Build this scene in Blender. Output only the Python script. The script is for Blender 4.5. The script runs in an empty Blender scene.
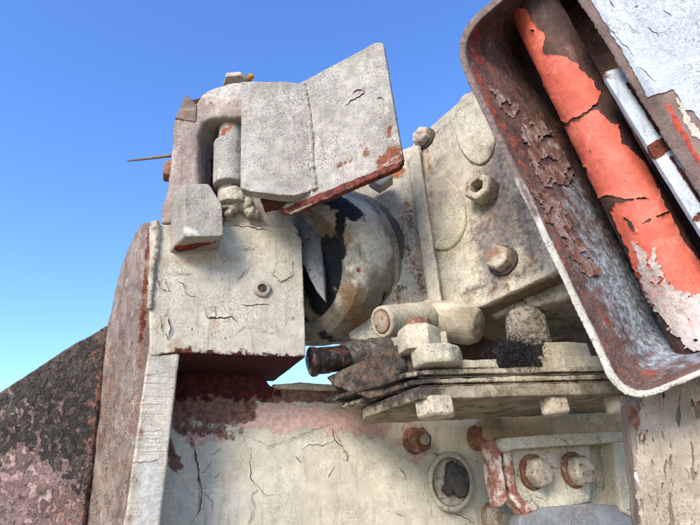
import bpy, bmesh, math, random
import numpy as np
from mathutils import Vector, Matrix, noise as mnoise
from mathutils.bvhtree import BVHTree

random.seed(7)
S = bpy.context.scene
COL = S.collection
R = math.radians

# ---------------------------------------------------------------- camera
PITCH, ROLL, FPX = R(26.0), R(3.0), 525.0
CAM = Vector((0, 0, 1.25))
fw = Vector((0, math.cos(PITCH), math.sin(PITCH)))
r0 = Vector((1, 0, 0)); u0 = Vector((0, -math.sin(PITCH), math.cos(PITCH)))
rt = r0 * math.cos(ROLL) - u0 * math.sin(ROLL)
up = r0 * math.sin(ROLL) + u0 * math.cos(ROLL)
cd = bpy.data.cameras.new('camera'); cam = bpy.data.objects.new('camera', cd)
COL.objects.link(cam)
cam.matrix_world = Matrix((( rt.x, up.x, -fw.x, CAM.x), (rt.y, up.y, -fw.y, CAM.y),
                           (rt.z, up.z, -fw.z, CAM.z), (0, 0, 0, 1)))
cd.sensor_width = 36; cd.lens = FPX / 700 * 36
cd.clip_start = 0.02; cd.clip_end = 2000
cd.dof.use_dof = True; cd.dof.focus_distance = 1.2; cd.dof.aperture_fstop = 18.0
S.camera = cam

# ---------------------------------------------------------------- sky, sun, exposure
SUN_EL, SUN_AZ = R(31), R(205)          # azimuth clockwise from +Y: behind the camera, a little to the left
w = bpy.data.worlds.new('World'); S.world = w; w.use_nodes = True
nt = w.node_tree; nt.nodes.clear()
sky = nt.nodes.new('ShaderNodeTexSky'); sky.sky_type = 'NISHITA'; sky.sun_disc = False
sky.sun_elevation = SUN_EL; sky.sun_rotation = SUN_AZ
sky.air_density = 1.0; sky.dust_density = 0.3; sky.ozone_density = 2.5
hs = nt.nodes.new('ShaderNodeHueSaturation'); hs.inputs['Saturation'].default_value = 1.22; hs.inputs['Hue'].default_value = 0.512; hs.inputs['Value'].default_value = 1.0
bg = nt.nodes.new('ShaderNodeBackground'); bg.inputs['Strength'].default_value = 0.15
wo = nt.nodes.new('ShaderNodeOutputWorld')
nt.links.new(sky.outputs[0], hs.inputs['Color']); nt.links.new(hs.outputs[0], bg.inputs[0]); nt.links.new(bg.outputs[0], wo.inputs[0])
sd = bpy.data.lights.new('sun', 'SUN'); sd.energy = 2.0; sd.angle = R(24); sd.color = (1.0, 0.88, 0.72)
so = bpy.data.objects.new('sun', sd); COL.objects.link(so)
sdir = Vector((math.sin(SUN_AZ) * math.cos(SUN_EL), math.cos(SUN_AZ) * math.cos(SUN_EL), math.sin(SUN_EL)))
so.rotation_euler = sdir.to_track_quat('Z', 'Y').to_euler(); so.location = (0, -3, 5)
S.view_settings.view_transform = 'Standard'; S.view_settings.look = 'None'
S.view_settings.exposure = 1.42; S.view_settings.gamma = 1.0
S.view_settings.use_curve_mapping = False
S.render.engine = 'CYCLES'; S.cycles.max_bounces = 5; S.cycles.use_denoising = True; S.cycles.denoising_prefilter = 'ACCURATE'; S.cycles.use_light_tree = False; S.cycles.sample_clamp_indirect = 4.0; w.cycles.sampling_method = 'MANUAL'; w.cycles.sample_map_resolution = 512; S.cycles.adaptive_threshold = 0.015

# ---------------------------------------------------------------- helpers: rays and planes
def ray(px, py):
    return (fw + rt * ((px - 350) / FPX) + up * ((262.5 - py) / FPX))
def W(px, py, Y):
    d = ray(px, py); return CAM + d * (Y / d.y)
class Plane:
    def __init__(s, p, yaw=0.0, n=None):
        s.p = p; s.n = n or Vector((math.sin(R(yaw)), -math.cos(R(yaw)), 0)); s.n.normalize()
    def at(s, px, py, off=0.0):
        d = ray(px, py); t = (s.p + s.n * off - CAM).dot(s.n) / d.dot(s.n); return CAM + d * t
def three(a, b, c):
    n = (b - a).cross(c - a).normalized()
    if n.dot(CAM - a) < 0: n = -n
    return Plane(a, n=n)
def mpp(p):                    # metres per photo pixel at a point
    return (p - CAM).dot(fw) / FPX
def lin(h):
    c = [int(h[i:i+2], 16) / 255 for i in (0, 2, 4)]
    return tuple(x / 12.92 if x <= 0.04045 else ((x + 0.055) / 1.055) ** 2.4 for x in c) + (1,)

# ---------------------------------------------------------------- materials
def seg_group():
    g = bpy.data.node_groups.new('patch_mask', 'ShaderNodeTree')
    for n, t in (('P', 'NodeSocketVector'), ('A', 'NodeSocketVector'), ('AB', 'NodeSocketVector'), ('InvL', 'NodeSocketFloat'), ('Rad', 'NodeSocketFloat')):
        g.interface.new_socket(n, in_out='INPUT', socket_type=t)
    g.interface.new_socket('M', in_out='OUTPUT', socket_type='NodeSocketFloat')
    N, L = g.nodes, g.links
    i = N.new('NodeGroupInput'); o = N.new('NodeGroupOutput')
    s = N.new('ShaderNodeVectorMath'); s.operation = 'SUBTRACT'; L.new(i.outputs['P'], s.inputs[0]); L.new(i.outputs['A'], s.inputs[1])
    d = N.new('ShaderNodeVectorMath'); d.operation = 'DOT_PRODUCT'; L.new(s.outputs[0], d.inputs[0]); L.new(i.outputs['AB'], d.inputs[1])
    m = N.new('ShaderNodeMath'); m.operation = 'MULTIPLY'; m.use_clamp = True; L.new(d.outputs['Value'], m.inputs[0]); L.new(i.outputs['InvL'], m.inputs[1])
    sc = N.new('ShaderNodeVectorMath'); sc.operation = 'SCALE'; L.new(i.outputs['AB'], sc.inputs[0]); L.new(m.outputs[0], sc.inputs['Scale'])
    s2 = N.new('ShaderNodeVectorMath'); s2.operation = 'DISTANCE'; L.new(s.outputs[0], s2.inputs[0]); L.new(sc.outputs[0], s2.inputs[1])
    dv = N.new('ShaderNodeMath'); dv.operation = 'DIVIDE'; L.new(s2.outputs['Value'], dv.inputs[0]); L.new(i.outputs['Rad'], dv.inputs[1])
    e = N.new('ShaderNodeMath'); e.operation = 'SUBTRACT'; e.inputs[0].default_value = 1.0; L.new(dv.outputs[0], e.inputs[1])
    f = N.new('ShaderNodeMath'); f.operation = 'MAXIMUM'; f.inputs[1].default_value = -0.0; L.new(e.outputs[0], f.inputs[0])
    L.new(f.outputs[0], o.inputs[0])
    return g
SEG = seg_group()

class Mat:
    def __init__(s, name):
        s.m = bpy.data.materials.new(name); s.m.use_nodes = True
        s.N, s.L = s.m.node_tree.nodes, s.m.node_tree.links
        s.N.clear()
        s.out = s.N.new('ShaderNodeOutputMaterial'); s.b = s.N.new('ShaderNodeBsdfPrincipled')
        s.L.new(s.b.outputs[0], s.out.inputs[0])
        s.P = s.N.new('ShaderNodeNewGeometry')
        s.pos = s.P.outputs['Position']
    def _in(s, sock, v):
        if hasattr(v, 'links'): s.L.new(v, sock)
        else: sock.default_value = v
    def noise(s, scale, detail=4, rough=0.55, dist=0.0, vec=None):
        n = s.N.new('ShaderNodeTexNoise'); s.L.new(vec or s.pos, n.inputs['Vector'])
        n.inputs['Scale'].default_value = scale; n.inputs['Detail'].default_value = detail
        n.inputs['Roughness'].default_value = rough; n.inputs['Distortion'].default_value = dist
        return n.outputs[0]
    def noisec(s, scale, detail=2):
        n = s.N.new('ShaderNodeTexNoise'); s.L.new(s.pos, n.inputs['Vector'])
        n.inputs['Scale'].default_value = scale; n.inputs['Detail'].default_value = detail
        return n.outputs['Color']
    def math(s, op, a, b=0.0, c=None, clamp=False):
        n = s.N.new('ShaderNodeMath'); n.operation = op; n.use_clamp = clamp
        s._in(n.inputs[0], a); s._in(n.inputs[1], b)
        if c is not None: s._in(n.inputs[2], c)
        return n.outputs[0]
    def mix(s, f, a, b, mode='MIX'):
        n = s.N.new('ShaderNodeMix'); n.data_type = 'RGBA'; n.blend_type = mode
        s._in(n.inputs[0], f); s._in(n.inputs[6], a); s._in(n.inputs[7], b)
        return n.outputs[2]
    def step(s, v, lo, hi, a=0.0, b=1.0):
        n = s.N.new('ShaderNodeMapRange'); n.interpolation_type = 'SMOOTHSTEP'
        s._in(n.inputs[0], v); n.inputs[1].default_value = lo; n.inputs[2].default_value = hi
        n.inputs[3].default_value = a; n.inputs[4].default_value = b
        return n.outputs[0]
    def warp(s, scale, amp, vec=None):
        n = s.N.new('ShaderNodeVectorMath'); n.operation = 'MULTIPLY_ADD'
        s.L.new(s.noisec(scale, 3), n.inputs[0]); n.inputs[1].default_value = (amp,) * 3
        s.L.new(vec or s.pos, n.inputs[2]); return n.outputs[0]
    def stretch(s, sc):
        n = s.N.new('ShaderNodeVectorMath'); n.operation = 'MULTIPLY'
        s.L.new(s.pos, n.inputs[0]); n.inputs[1].default_value = sc; return n.outputs[0]

def layered(name, col, col2, layers=(), grit=0.5, gritcol='3a2f26', gritscale=230, mott=0.35, crack=0.0, crackscale=16,
            rough=0.72, bump=1.0, metal=0.0, streak=None, grain=0.55, drip=0.3, wear=0.35, wearcol='5a4032'):
    """col/col2 mottled base; layers = list of dict(col, col2, thr, scale, spots[(A,B,r,strength)], sharp, depth, rough)"""
    t = Mat(name); grain *= 0.95
    big = t.noise(7, 3, 0.6, 0.4); mid = t.noise(38, 4, 0.65); fine = t.noise(gritscale, 3, 0.65); micro = t.noise(480, 1, 0.6)
    c = t.mix(t.step(big, 0.35, 0.65), lin(col), lin(col2))
    k = t.math('MULTIPLY_ADD', t.step(mid, 0.3, 0.7), mott * 0.6, 1.0 - mott * 0.38)
    pg = t.step(t.noise(11, 3, 0.6), 0.38, 0.62, .35, 1.5)        # grit comes in patches
    fk = t.math('MULTIPLY', t.step(fine, 0.34, 0.66, -.34 * grain, .30 * grain), pg)
    fk = t.math('ADD', fk, t.math('MULTIPLY', t.step(micro, 0.34, 0.66, -.26 * grain, .2 * grain), pg))
    k = t.math('MULTIPLY', k, t.math('ADD', fk, .86))
    c = t.mix(1.0, c, k, 'MULTIPLY')
    if drip > 0:     # dirty run marks down the faces
        dn = t.noise(1.0, 4, 0.65, 0.6, vec=t.stretch((55, 55, 6)))
        c = t.mix(t.step(dn, 0.52, 0.72, 0, drip), c, lin('5d4c3c'))
    if streak:
        sn = t.noise(1.0, 5, 0.6, 0.3, vec=t.stretch(streak[0])); c = t.mix(t.step(sn, 0.5, 0.75, 0, streak[2]), c, lin(streak[1]))
    rg = rough
    h = t.math('MULTIPLY', mid, 0.0026 * bump)
    h = t.math('MULTIPLY_ADD', fine, 0.0020 * bump * grain, h)
    h = t.math('MULTIPLY_ADD', micro, 0.00025 * bump * grain, h)
    if grit > 0:
        gate = t.step(t.noise(21, 3, 0.6), 0.38, 0.62)
        g = t.math('MULTIPLY', t.step(fine, 0.51, 0.64), t.math('MULTIPLY_ADD', gate, 0.75 * grit, 0.25 * grit))
        c = t.mix(g, c, lin(gritcol))
        chip = t.math('MULTIPLY', t.step(t.noise(95, 2, 0.7, 0.5), 0.70, 0.74), t.step(t.noise(17, 2, .5), .48, .58))
        c = t.mix(t.math('MULTIPLY', chip, min(1, grit + .4)), c, lin('33231a')); h = t.math('MULTIPLY_ADD', chip, -.0012, h)
        
    if crack > 0:
        v = t.N.new('ShaderNodeTexVoronoi'); v.feature = 'DISTANCE_TO_EDGE'
        t.L.new(t.warp(22, 0.05, t.warp(90, 0.012)), v.inputs['Vector']); v.inputs['Scale'].default_value = crackscale
        gate = t.step(t.noise(13, 3, 0.6), 0.55, 0.6)
        cm = t.math('MULTIPLY', t.step(v.outputs['Distance'], 0.006, 0.022, 1, 0), gate)
        cm = t.math('MULTIPLY', cm, crack)
        c = t.mix(cm, c, lin('2a1c15')); h = t.math('MULTIPLY_ADD', cm, -0.0022, h)
    if wear > 0:     # rubbed edges
        e = t.math('ADD', t.P.outputs['Pointiness'], t.math('MULTIPLY_ADD', fine, .05, -.025))
        c = t.mix(t.step(e, 0.535, 0.57, 0, wear), c, lin(wearcol))
    rsock = rg
    for L in layers:
        n = t.noise(L.get('scale', 26), 6, 0.66, 0.3)
        v = t.math('SUBTRACT', n, L.get('thr', 0.8))
        acc = None
        for (A, B, r, st) in L.get('spots', ()):
            g = t.N.new('ShaderNodeGroup'); g.node_tree = SEG
            t.L.new(t.pos, g.inputs['P']); AB = B - A
            g.inputs['A'].default_value = A; g.inputs['AB'].default_value = AB
            g.inputs['InvL'].default_value = 1.0 / max(AB.length_squared, 1e-9); g.inputs['Rad'].default_value = r
            q = t.math('MULTIPLY', g.outputs[0], st)
            acc = q if acc is None else t.math('MAXIMUM', acc, q)
        if acc is not None: v = t.math('ADD', v, acc)
        sh = L.get('sharp', 9)
        m = t.math('MULTIPLY_ADD', v, sh, 0.5, clamp=True)
        op = L.get('op', 1.0)
        ln = t.noise(L.get('nscale', 90), 4, 0.7)
        lc = t.mix(t.step(ln, 0.36, 0.64), lin(L['col']), lin(L['col2']))
        mm = t.math('MULTIPLY', m, op) if op < 1 else m
        c = t.mix(mm, c, lc)
        if L.get('halo', 0):     # stain soaking into the coat round the patch
            hm = t.math('MULTIPLY', t.math('MULTIPLY_ADD', v, 5, 0.85, clamp=True), t.math('MULTIPLY', t.math('SUBTRACT', 1.0, m), L['halo']))
            c = t.mix(hm, c, lin(L.get('halocol', '8a5f45')))
        if L.get('rim'):      # raised torn lip round the bare patch
            rim = t.math('MULTIPLY', t.math('MULTIPLY', m, t.math('SUBTRACT', 1.0, m)), 4.0 * L['rim'])
            c = t.mix(rim, c, lin(L.get('rimcol', '4a3a2e')))
        h = t.math('MULTIPLY_ADD', m, L.get('depth', -0.0012), h)
        rr = t.math('MULTIPLY_ADD', mm, L.get('rough', 0.9) - rg, rg) if rsock is rg else t.math('ADD', rsock, t.math('MULTIPLY', mm, L.get('rough', 0.9) - rg), clamp=True)
        rsock = rr
    t._in(t.b.inputs['Base Color'], c)
    t._in(t.b.inputs['Roughness'], rsock)
    t.b.inputs['Metallic'].default_value = metal
    t.b.inputs['Specular IOR Level'].default_value = 0.35
    bp = t.N.new('ShaderNodeBump'); bp.inputs['Strength'].default_value = 0.9; bp.inputs['Distance'].default_value = 1.0
    t.L.new(h, bp.inputs['Height']); t.L.new(bp.outputs[0], t.b.inputs['Normal'])
    return t.m

# ---------------------------------------------------------------- mesh helpers
def thing(name, label, cat, loc, group=None):
    o = bpy.data.objects.new(name, None); COL.objects.link(o); o.location = loc; o.empty_display_size = 0.05
    o['label'] = label; o['category'] = cat
    if group: o['group'] = group
    return o
def attach(o, parent):
    if parent is not None:
        o.parent = parent
        m = Matrix.Identity(4); q = parent
        M = Matrix.Identity(4)
        chain = []
        while q is not None: chain.append(q); q = q.parent
        for q in reversed(chain): M = M @ q.matrix_parent_inverse @ Matrix.LocRotScale(q.location, q.rotation_euler, q.scale)
        o.matrix_parent_inverse = M.inverted()
def link(name, me, mat, parent, smooth=True):
    if smooth: me.shade_smooth()
    o = bpy.data.objects.new(name, me); COL.objects.link(o)
    if mat: me.materials.append(mat)
    attach(o, parent)
    return o
def tex(name, size):
    k = '%s_%.4f' % (name, size)
    t = bpy.data.textures.get(k)
    if not t:
        t = bpy.data.textures.new(k, 'CLOUDS'); t.noise_scale = size; t.noise_depth = 2
    return t
def solid(name, bm, mat, parent, bevel=0.004, voxel=0.003, smooth=3, disp=((0.06, 0.004), (0.012, 0.0012)), seg=2, decim=None):
    bmesh.ops.remove_doubles(bm, verts=bm.verts, dist=1e-6)
    bmesh.ops.recalc_face_normals(bm, faces=bm.faces)
    if bevel > 0:
        ed = [e for e in bm.edges if len(e.link_faces) == 2 and e.calc_face_angle(0) > R(20)]
        bmesh.ops.bevel(bm, geom=ed, offset=bevel, segments=seg, affect='EDGES', profile=0.5, clamp_overlap=True)
    bmesh.ops.triangulate(bm, faces=[f for f in bm.faces if len(f.verts) > 4])
    me = bpy.data.meshes.new(name); bm.to_mesh(me); bm.free()
    o = bpy.data.objects.new(name, me); COL.objects.link(o)
    if voxel:
        r = o.modifiers.new('r', 'REMESH'); r.mode = 'VOXEL'; r.voxel_size = voxel
        if smooth:
            s = o.modifiers.new('s', 'SMOOTH'); s.factor = 0.5; s.iterations = smooth
    for sz, st in disp:
        d = o.modifiers.new('d', 'DISPLACE'); d.texture = tex('c', sz); d.texture_coords = 'GLOBAL'; d.strength = st; d.mid_level = 0.5
    dg = bpy.context.evaluated_depsgraph_get()
    nm = bpy.data.meshes.new_from_object(o.evaluated_get(dg))
    o.modifiers.clear(); o.data = nm; bpy.data.meshes.remove(me); nm.name = name
    nm.shade_smooth(); nm.materials.clear(); nm.materials.append(mat)
    attach(o, parent)
    return o
def loft(rings, cap=True):
    bm = bmesh.new()
    vs = [[bm.verts.new(p) for p in r] for r in rings]
    n = len(rings[0])
    for a, b in zip(vs, vs[1:]):
        for i in range(n):
            j = (i + 1) % n
            bm.faces.new((a[i], a[j], b[j], b[i]))
    if cap:
        bm.faces.new(vs[0][::-1]); bm.faces.new(vs[-1])
    return bm
def prism(front, vec):
    return loft([front, [p + vec for p in front]])
def frame_of(ax):
    ax = ax.normalized(); h = Vector((0, 0, 1)) if abs(ax.z) < 0.9 else Vector((1, 0, 0))
    a = h.cross(ax).normalized(); b = ax.cross(a); return a, b, ax
def lathe(c, ax, prof, seg=40, rot=0.0, closed=False):
    """prof: list of (distance along axis, radius)"""
    a, b, k = frame_of(ax); rings = []
    for (h, r) in prof:
        rings.append([c + k * h + (a * math.cos(rot + 2 * math.pi * i / seg) + b * math.sin(rot + 2 * math.pi * i / seg)) * max(r, 1e-4) for i in range(seg)])
    if closed:
        return loft(rings + [rings[0]], cap=False)
    return loft(rings)
def plain(name, bm, mat, parent, bevel=0.0, disp=None, sub=0):
    bmesh.ops.remove_doubles(bm, verts=bm.verts, dist=1e-6)
    bmesh.ops.recalc_face_normals(bm, faces=bm.faces)
    if bevel:
        ed = [e for e in bm.edges if len(e.link_faces) == 2 and e.calc_face_angle(0) > R(25)]
        bmesh.ops.bevel(bm, geom=ed, offset=bevel, segments=2, affect='EDGES', profile=0.5, clamp_overlap=True)
    if sub: bmesh.ops.subdivide_edges(bm, edges=bm.edges, cuts=sub, use_grid_fill=True)
    if disp:
        bm.normal_update()
        for v in bm.verts:
            v.co += v.normal * (mnoise.noise(v.co * disp[0]) * disp[1])
    me = bpy.data.meshes.new(name); bm.to_mesh(me); bm.free()
    o = link(name, me, mat, parent)
    me.set_sharp_from_angle(angle=R(38))
    return o
def tube(pts, rads, seg=10):
    rings = []
    for i, p in enumerate(pts):
        d = (pts[min(i + 1, len(pts) - 1)] - pts[max(i - 1, 0)])
        a, b, k = frame_of(d); r = rads[i] if hasattr(rads, '__len__') else rads
        rings.append([p + (a * math.cos(2 * math.pi * j / seg) + b * math.sin(2 * math.pi * j / seg)) * r for j in range(seg)])
    return loft(rings)
def smoothpath(pts, n=4):
    out = []
    for i in range(len(pts) - 1):
        p0, p1, p2, p3 = pts[max(i-1, 0)], pts[i], pts[i+1], pts[min(i+2, len(pts)-1)]
        for k in range(n):
            t = k / n
            out.append(0.5 * ((2*p1) + (p2-p0)*t + (2*p0-5*p1+4*p2-p3)*t*t + (3*p1-p0-3*p2+p3)*t**3))
    out.append(pts[-1]); return out
def roundpoly(pts, r, n=5):
    """round the corners of a px polygon"""
    out = []; m = len(pts)
    for i in range(m):
        p = Vector(pts[i][:2]); a = Vector(pts[i-1][:2]); b = Vector(pts[(i+1) % m][:2])
        rr = pts[i][2] if len(pts[i]) > 2 else r
        da = (a - p); db = (b - p); la = min(rr, da.length * .48); lb = min(rr, db.length * .48)
        s = p + da.normalized() * la; e = p + db.normalized() * lb
        if rr < 0.5: out.append(tuple(p)); continue
        for k in range(n + 1):
            t = k / n; q = s * (1-t)**2 + p * 2*t*(1-t) + e * t*t; out.append(tuple(q))
    return out

def bolt(parent, c, ax, r, h, mat, washer=None, stud=None, studmat=None, rot=0.0, name='bolt', socket=None, washmat=None):
    """hex head with chamfer, optional washer and threaded stud end: part with sub-parts"""
    a, b, k = frame_of(ax)
    if socket:
        bm = lathe(c, ax, [(-0.004, r), (h * .86, r), (h, r * .9), (h, socket), (h * .25, socket * .92), (-.004, socket * .92)], 6, rot, closed=True)
    else:
        bm = lathe(c, ax, [(-0.004, r), (h * .84, r), (h * .97, r * .9), (h, r * .82)], 6, rot)
    bmesh.ops.subdivide_edges(bm, edges=bm.edges, cuts=1, use_grid_fill=True)
    o = plain(name, bm, mat, parent, bevel=r * .04, disp=(70, r * .02))
    if washer:
        plain('washer', lathe(c, ax, [(-0.004, washer), (h * .12, washer), (h * .2, washer * .92)], 28), washmat or mat, o, disp=(60, r * .05))
    if stud:
        sr, sh = stud
        plain('stud', lathe(c, ax, [(h * .8, sr), (h + sh * .8, sr), (h + sh, sr * .8)], 18), studmat or mat, o, disp=(120, sr * .06))
    if socket:
        plain('socket_floor', lathe(c, ax, [(-.004, socket * .98), (h * .3, socket * .98), (h * .36, socket * .5)], 12), washmat or mat, o)
    return o

def bvh(objs):
    vs, fs = [], []
    for o in (objs if isinstance(objs, (list, tuple)) else [objs]):
        n = len(vs); M = o.matrix_world
        vs += [tuple(v.co) for v in o.data.vertices]; fs += [[i + n for i in p.vertices] for p in o.data.polygons]
    return BVHTree.FromPolygons(vs, fs)
def hit(bv, px, py):
    loc, nor, i, d = bv.ray_cast(CAM, ray(px, py).normalized())
    if loc is None: return None, None
    if nor.dot(CAM - loc) < 0: nor = -nor
    return loc, nor

def paint_layer(name, poly, bv, mat, parent, thick=0.0016, step=0.8, jag=2.0, jscale=0.12, lift=0.0, holes=(), speck=0.0, seed=0, sx=1.0, sy=1.0):
    """a skin of paint lying on a real surface: outline traced, torn edge, own thickness"""
    P = np.array([p[:2] for p in poly], float)
    x0, y0 = P.min(0) - 3; x1, y1 = P.max(0) + 3
    xs = np.arange(x0, x1 + step, step); ys = np.arange(y0, y1 + step, step)
    X, Y = np.meshgrid(xs, ys)
    def sdf(P):
        A = P; B = np.roll(P, -1, 0); best = np.full(X.shape, 1e9); ins = np.zeros(X.shape, bool)
        for (ax, ay), (bx, by) in zip(A, B):
            dx, dy = bx - ax, by - ay; L = dx*dx + dy*dy + 1e-9
            t = np.clip(((X-ax)*dx + (Y-ay)*dy) / L, 0, 1)
            best = np.minimum(best, np.hypot(X-ax-t*dx, Y-ay-t*dy))
            c = ((ay > Y) != (by > Y)) & (X < (bx-ax) * (Y-ay) / ((by-ay) if abs(by-ay) > 1e-9 else 1e-9) + ax)
            ins ^= c
        return np.where(ins, best, -best)
    F = sdf(P)
    for hpoly in holes: F = np.minimum(F, -sdf(np.array(hpoly, float)))
    nz = np.zeros(X.shape)
    for i in range(X.shape[0]):
        for j in range(X.shape[1]):
            if -jag * 2 < F[i, j] < (jag * 2 if speck == 0 else 1e9):
                q = Vector((X[i, j] * jscale, Y[i, j] * jscale, seed))
                nz[i, j] = mnoise.noise(q) + 0.6 * mnoise.noise(q * 2.3 + Vector((7, 3, 1))) + 0.18 * mnoise.noise(q * 5.3)
    Fj = F + nz * jag
    if speck: 
        for i in range(X.shape[0]):
            for j in range(X.shape[1]):
                if F[i, j] > 0:
                    q = Vector((X[i, j] * 0.09 * sx, Y[i, j] * 0.09 * sy, seed + 9))
                    v = mnoise.noise(q) + 0.5 * mnoise.noise(q * 2.3) + 0.25 * mnoise.noise(q * 5)
                    Fj[i, j] = min(Fj[i, j], (speck - v) * 12)
    verts, faces, vid, cache = [], [], {}, {}
    def vert(key, x, y, f):
        if key in vid: return vid[key]
        loc, nor = hit(bv, x, y)
        if loc is None: vid[key] = None; return None
        l = lift * math.exp(-max(f, 0) / 2.2) * (0.5 + mnoise.noise(Vector((x * .08, y * .08, 5 + seed)))) if lift else 0
        verts.append((loc + nor * (thick + max(l, 0)), nor)); vid[key] = len(verts) - 1
        return vid[key]
    ny, nx = X.shape
    for i in range(ny - 1):
        for j in range(nx - 1):
            if max(Fj[i, j], Fj[i, j+1], Fj[i+1, j], Fj[i+1, j+1]) <= 0: continue
            for tri in (((i, j), (i, j+1), (i+1, j+1)), ((i, j), (i+1, j+1), (i+1, j))):
                out = []
                for a, b in zip(tri, tri[1:] + tri[:1]):
                    fa, fb = Fj[a], Fj[b]
                    if fa > 0: out.append((a, X[a], Y[a], fa))
                    if (fa > 0) != (fb > 0):
                        t = fa / (fa - fb); key = (min(a, b), max(a, b))
                        out.append((key, X[a] + (X[b]-X[a])*t, Y[a] + (Y[b]-Y[a])*t, 0))
                if len(out) >= 3:
                    ids = [vert(*o) for o in out]
                    if None in ids or len(set(ids)) < 3: continue
                    ps = [verts[k][0] for k in ids]
                    if max((ps[k] - ps[k-1]).length for k in range(len(ps))) > 0.02: continue
                    faces.append(ids)
    bm = bmesh.new(); nl = [n for _, n in verts]
    bv_ = [bm.verts.new(p) for p, n in verts]
    for f in faces:
        try: bm.faces.new([bv_[k] for k in f])
        except ValueError: pass
    nmap = {v: n for v, n in zip(bv_, nl)}
    be = [e for e in bm.edges if len(e.link_faces) == 1]
    r = bmesh.ops.extrude_edge_only(bm, edges=be)
    nv = [g for g in r['geom'] if isinstance(g, bmesh.types.BMVert)]
    bmesh.ops.recalc_face_normals(bm, faces=bm.faces)
    for v in nv:
        o = min((e.other_vert(v) for e in v.link_edges if e.other_vert(v) in nmap), key=lambda q: (q.co - v.co).length, default=None)
        if o is not None: v.co = o.co - nmap[o] * (thick + 0.0006)
    lone = [v for v in bm.verts if not v.link_faces]
    bmesh.ops.delete(bm, geom=lone, context='VERTS')
    me = bpy.data.meshes.new(name); bm.to_mesh(me); bm.free()
    o = link(name, me, mat, parent)
    me.set_sharp_from_angle(angle=R(50))
    return o

def crack(poly, bv, mats, parent, width=1.3, lip=3.0, height=0.0016, side=1, seed=0.0, name='paint_crack'):
    """bare line in the paint with one lifted lip beside it"""
    pts = []
    for (a, b) in zip(poly, poly[1:]):
        n = max(2, int(math.hypot(b[0]-a[0], b[1]-a[1]) / 1.2))
        for k in range(n): t = k / n; pts.append((a[0] + (b[0]-a[0])*t, a[1] + (b[1]-a[1])*t))
    pts.append(poly[-1]); m = len(pts)
    bm = bmesh.new(); rows = []
    for i, (x, y) in enumerate(pts):
        dx = pts[min(i+1, m-1)][0] - pts[max(i-1, 0)][0]; dy = pts[min(i+1, m-1)][1] - pts[max(i-1, 0)][1]
        L = math.hypot(dx, dy) + 1e-6; nx, ny = -dy / L * side, dx / L * side
        j = mnoise.noise(Vector((x * .2, y * .2, seed))) * 1.6; x += nx * j; y += ny * j
        tp = min(1, 4 * min(i, m-1-i) / m + 0.12); wv = .72 * width * tp * (0.75 + 0.6 * mnoise.noise(Vector((x * .13, y * .13, seed + 3))))
        lp = lip * tp * (0.8 + 0.7 * mnoise.noise(Vector((x * .1, y * .1, seed + 6))))
        row = []
        for off, hh in ((-wv * .5, 0.0005), (wv * .5, 0.0005), (wv * .35, height * tp), (wv * .5 + lp * .5, height * .7 * tp + 0.0004), (wv * .5 + lp, -0.0003)):
            loc, nor = hit(bv, x + nx * off, y + ny * off)
            row.append(bm.verts.new(loc + nor * hh) if loc is not None else None)
        rows.append(row)
    for a, b in zip(rows, rows[1:]):
        for k, mi in ((0, 0), (2, 1), (3, 1)):
            q = (a[k], a[k+1], b[k+1], b[k])
            if None in q: continue
            if max((q[0].co - v.co).length for v in q) > 0.03: continue
            f = bm.faces.new(q); f.material_index = mi; f.smooth = True
    bmesh.ops.delete(bm, geom=[v for v in bm.verts if not v.link_faces], context='VERTS')
    me = bpy.data.meshes.new(name); bm.to_mesh(me); bm.free()
    o = link(name, me, mats[0], parent); me.materials.append(mats[1]); return o

def spots_on(bv, lst):
    out = []
    for (x0, y0, x1, y1, r, s) in lst:
        A, B = hit(bv, x0, y0)[0], hit(bv, x1, y1)[0]
        if A is None and B is None: continue
        A = A or B; B = B or A
        out.append((A, B, r * mpp(A), s))
    return out
def remat(o, m):
    o.data.materials.clear(); o.data.materials.append(m)
def spots(plane, lst):
    """[(x0,y0,x1,y1,rpx,strength)] on a plane -> world capsules"""
    out = []
    for (x0, y0, x1, y1, r, s) in lst:
        A, B = plane.at(x0, y0), plane.at(x1, y1); out.append((A, B, r * mpp(A), s))
    return out
# ---------------------------------------------------------------- planes of the machine
PB = Plane(W(165, 300, 1.0), 20)                       # front of the hinge bracket
PW = Plane(W(300, 440, 1.24), 17)                      # lower wall plate
PH = three(W(415, 140, 1.22), W(466, 95, 1.10), W(475, 308, 1.08))   # face of the gear housing
PR = three(W(303, 82, .955), W(380, 41, .877), W(313, 192, .955))    # swung leaf of the flap
PWEB = three(PB.at(151, 224), PB.at(124, 530), W(107, 325, 1.12))
PG = three(W(108, 325, 1.115), W(0, 393, 1.02), W(90, 525, 1.10))
PA = Plane(W(550, 465, 1.2), 14)
PC = Plane(W(540, 210, .78), n=Vector((-.35, -.93, -.05)))            # rim of the channel
PP = Plane(W(640, 60, .66), n=Vector((-.32, -.93, -.1)))            # pale plate, nearest
PQ = Plane(W(660, 460, .86), -16)                                    # corner post
BK = Vector((-math.sin(R(26)), math.cos(R(26)), 0))
UP = Vector((0, 0, 1))
RUST = dict(col='6a3524', col2='3a1c13', depth=-0.0014, rough=0.92, halo=.55)
def rust(spots=(), thr=0.84, **k):
    d = dict(RUST, spots=spots, thr=thr); d.update(k); return d

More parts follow.
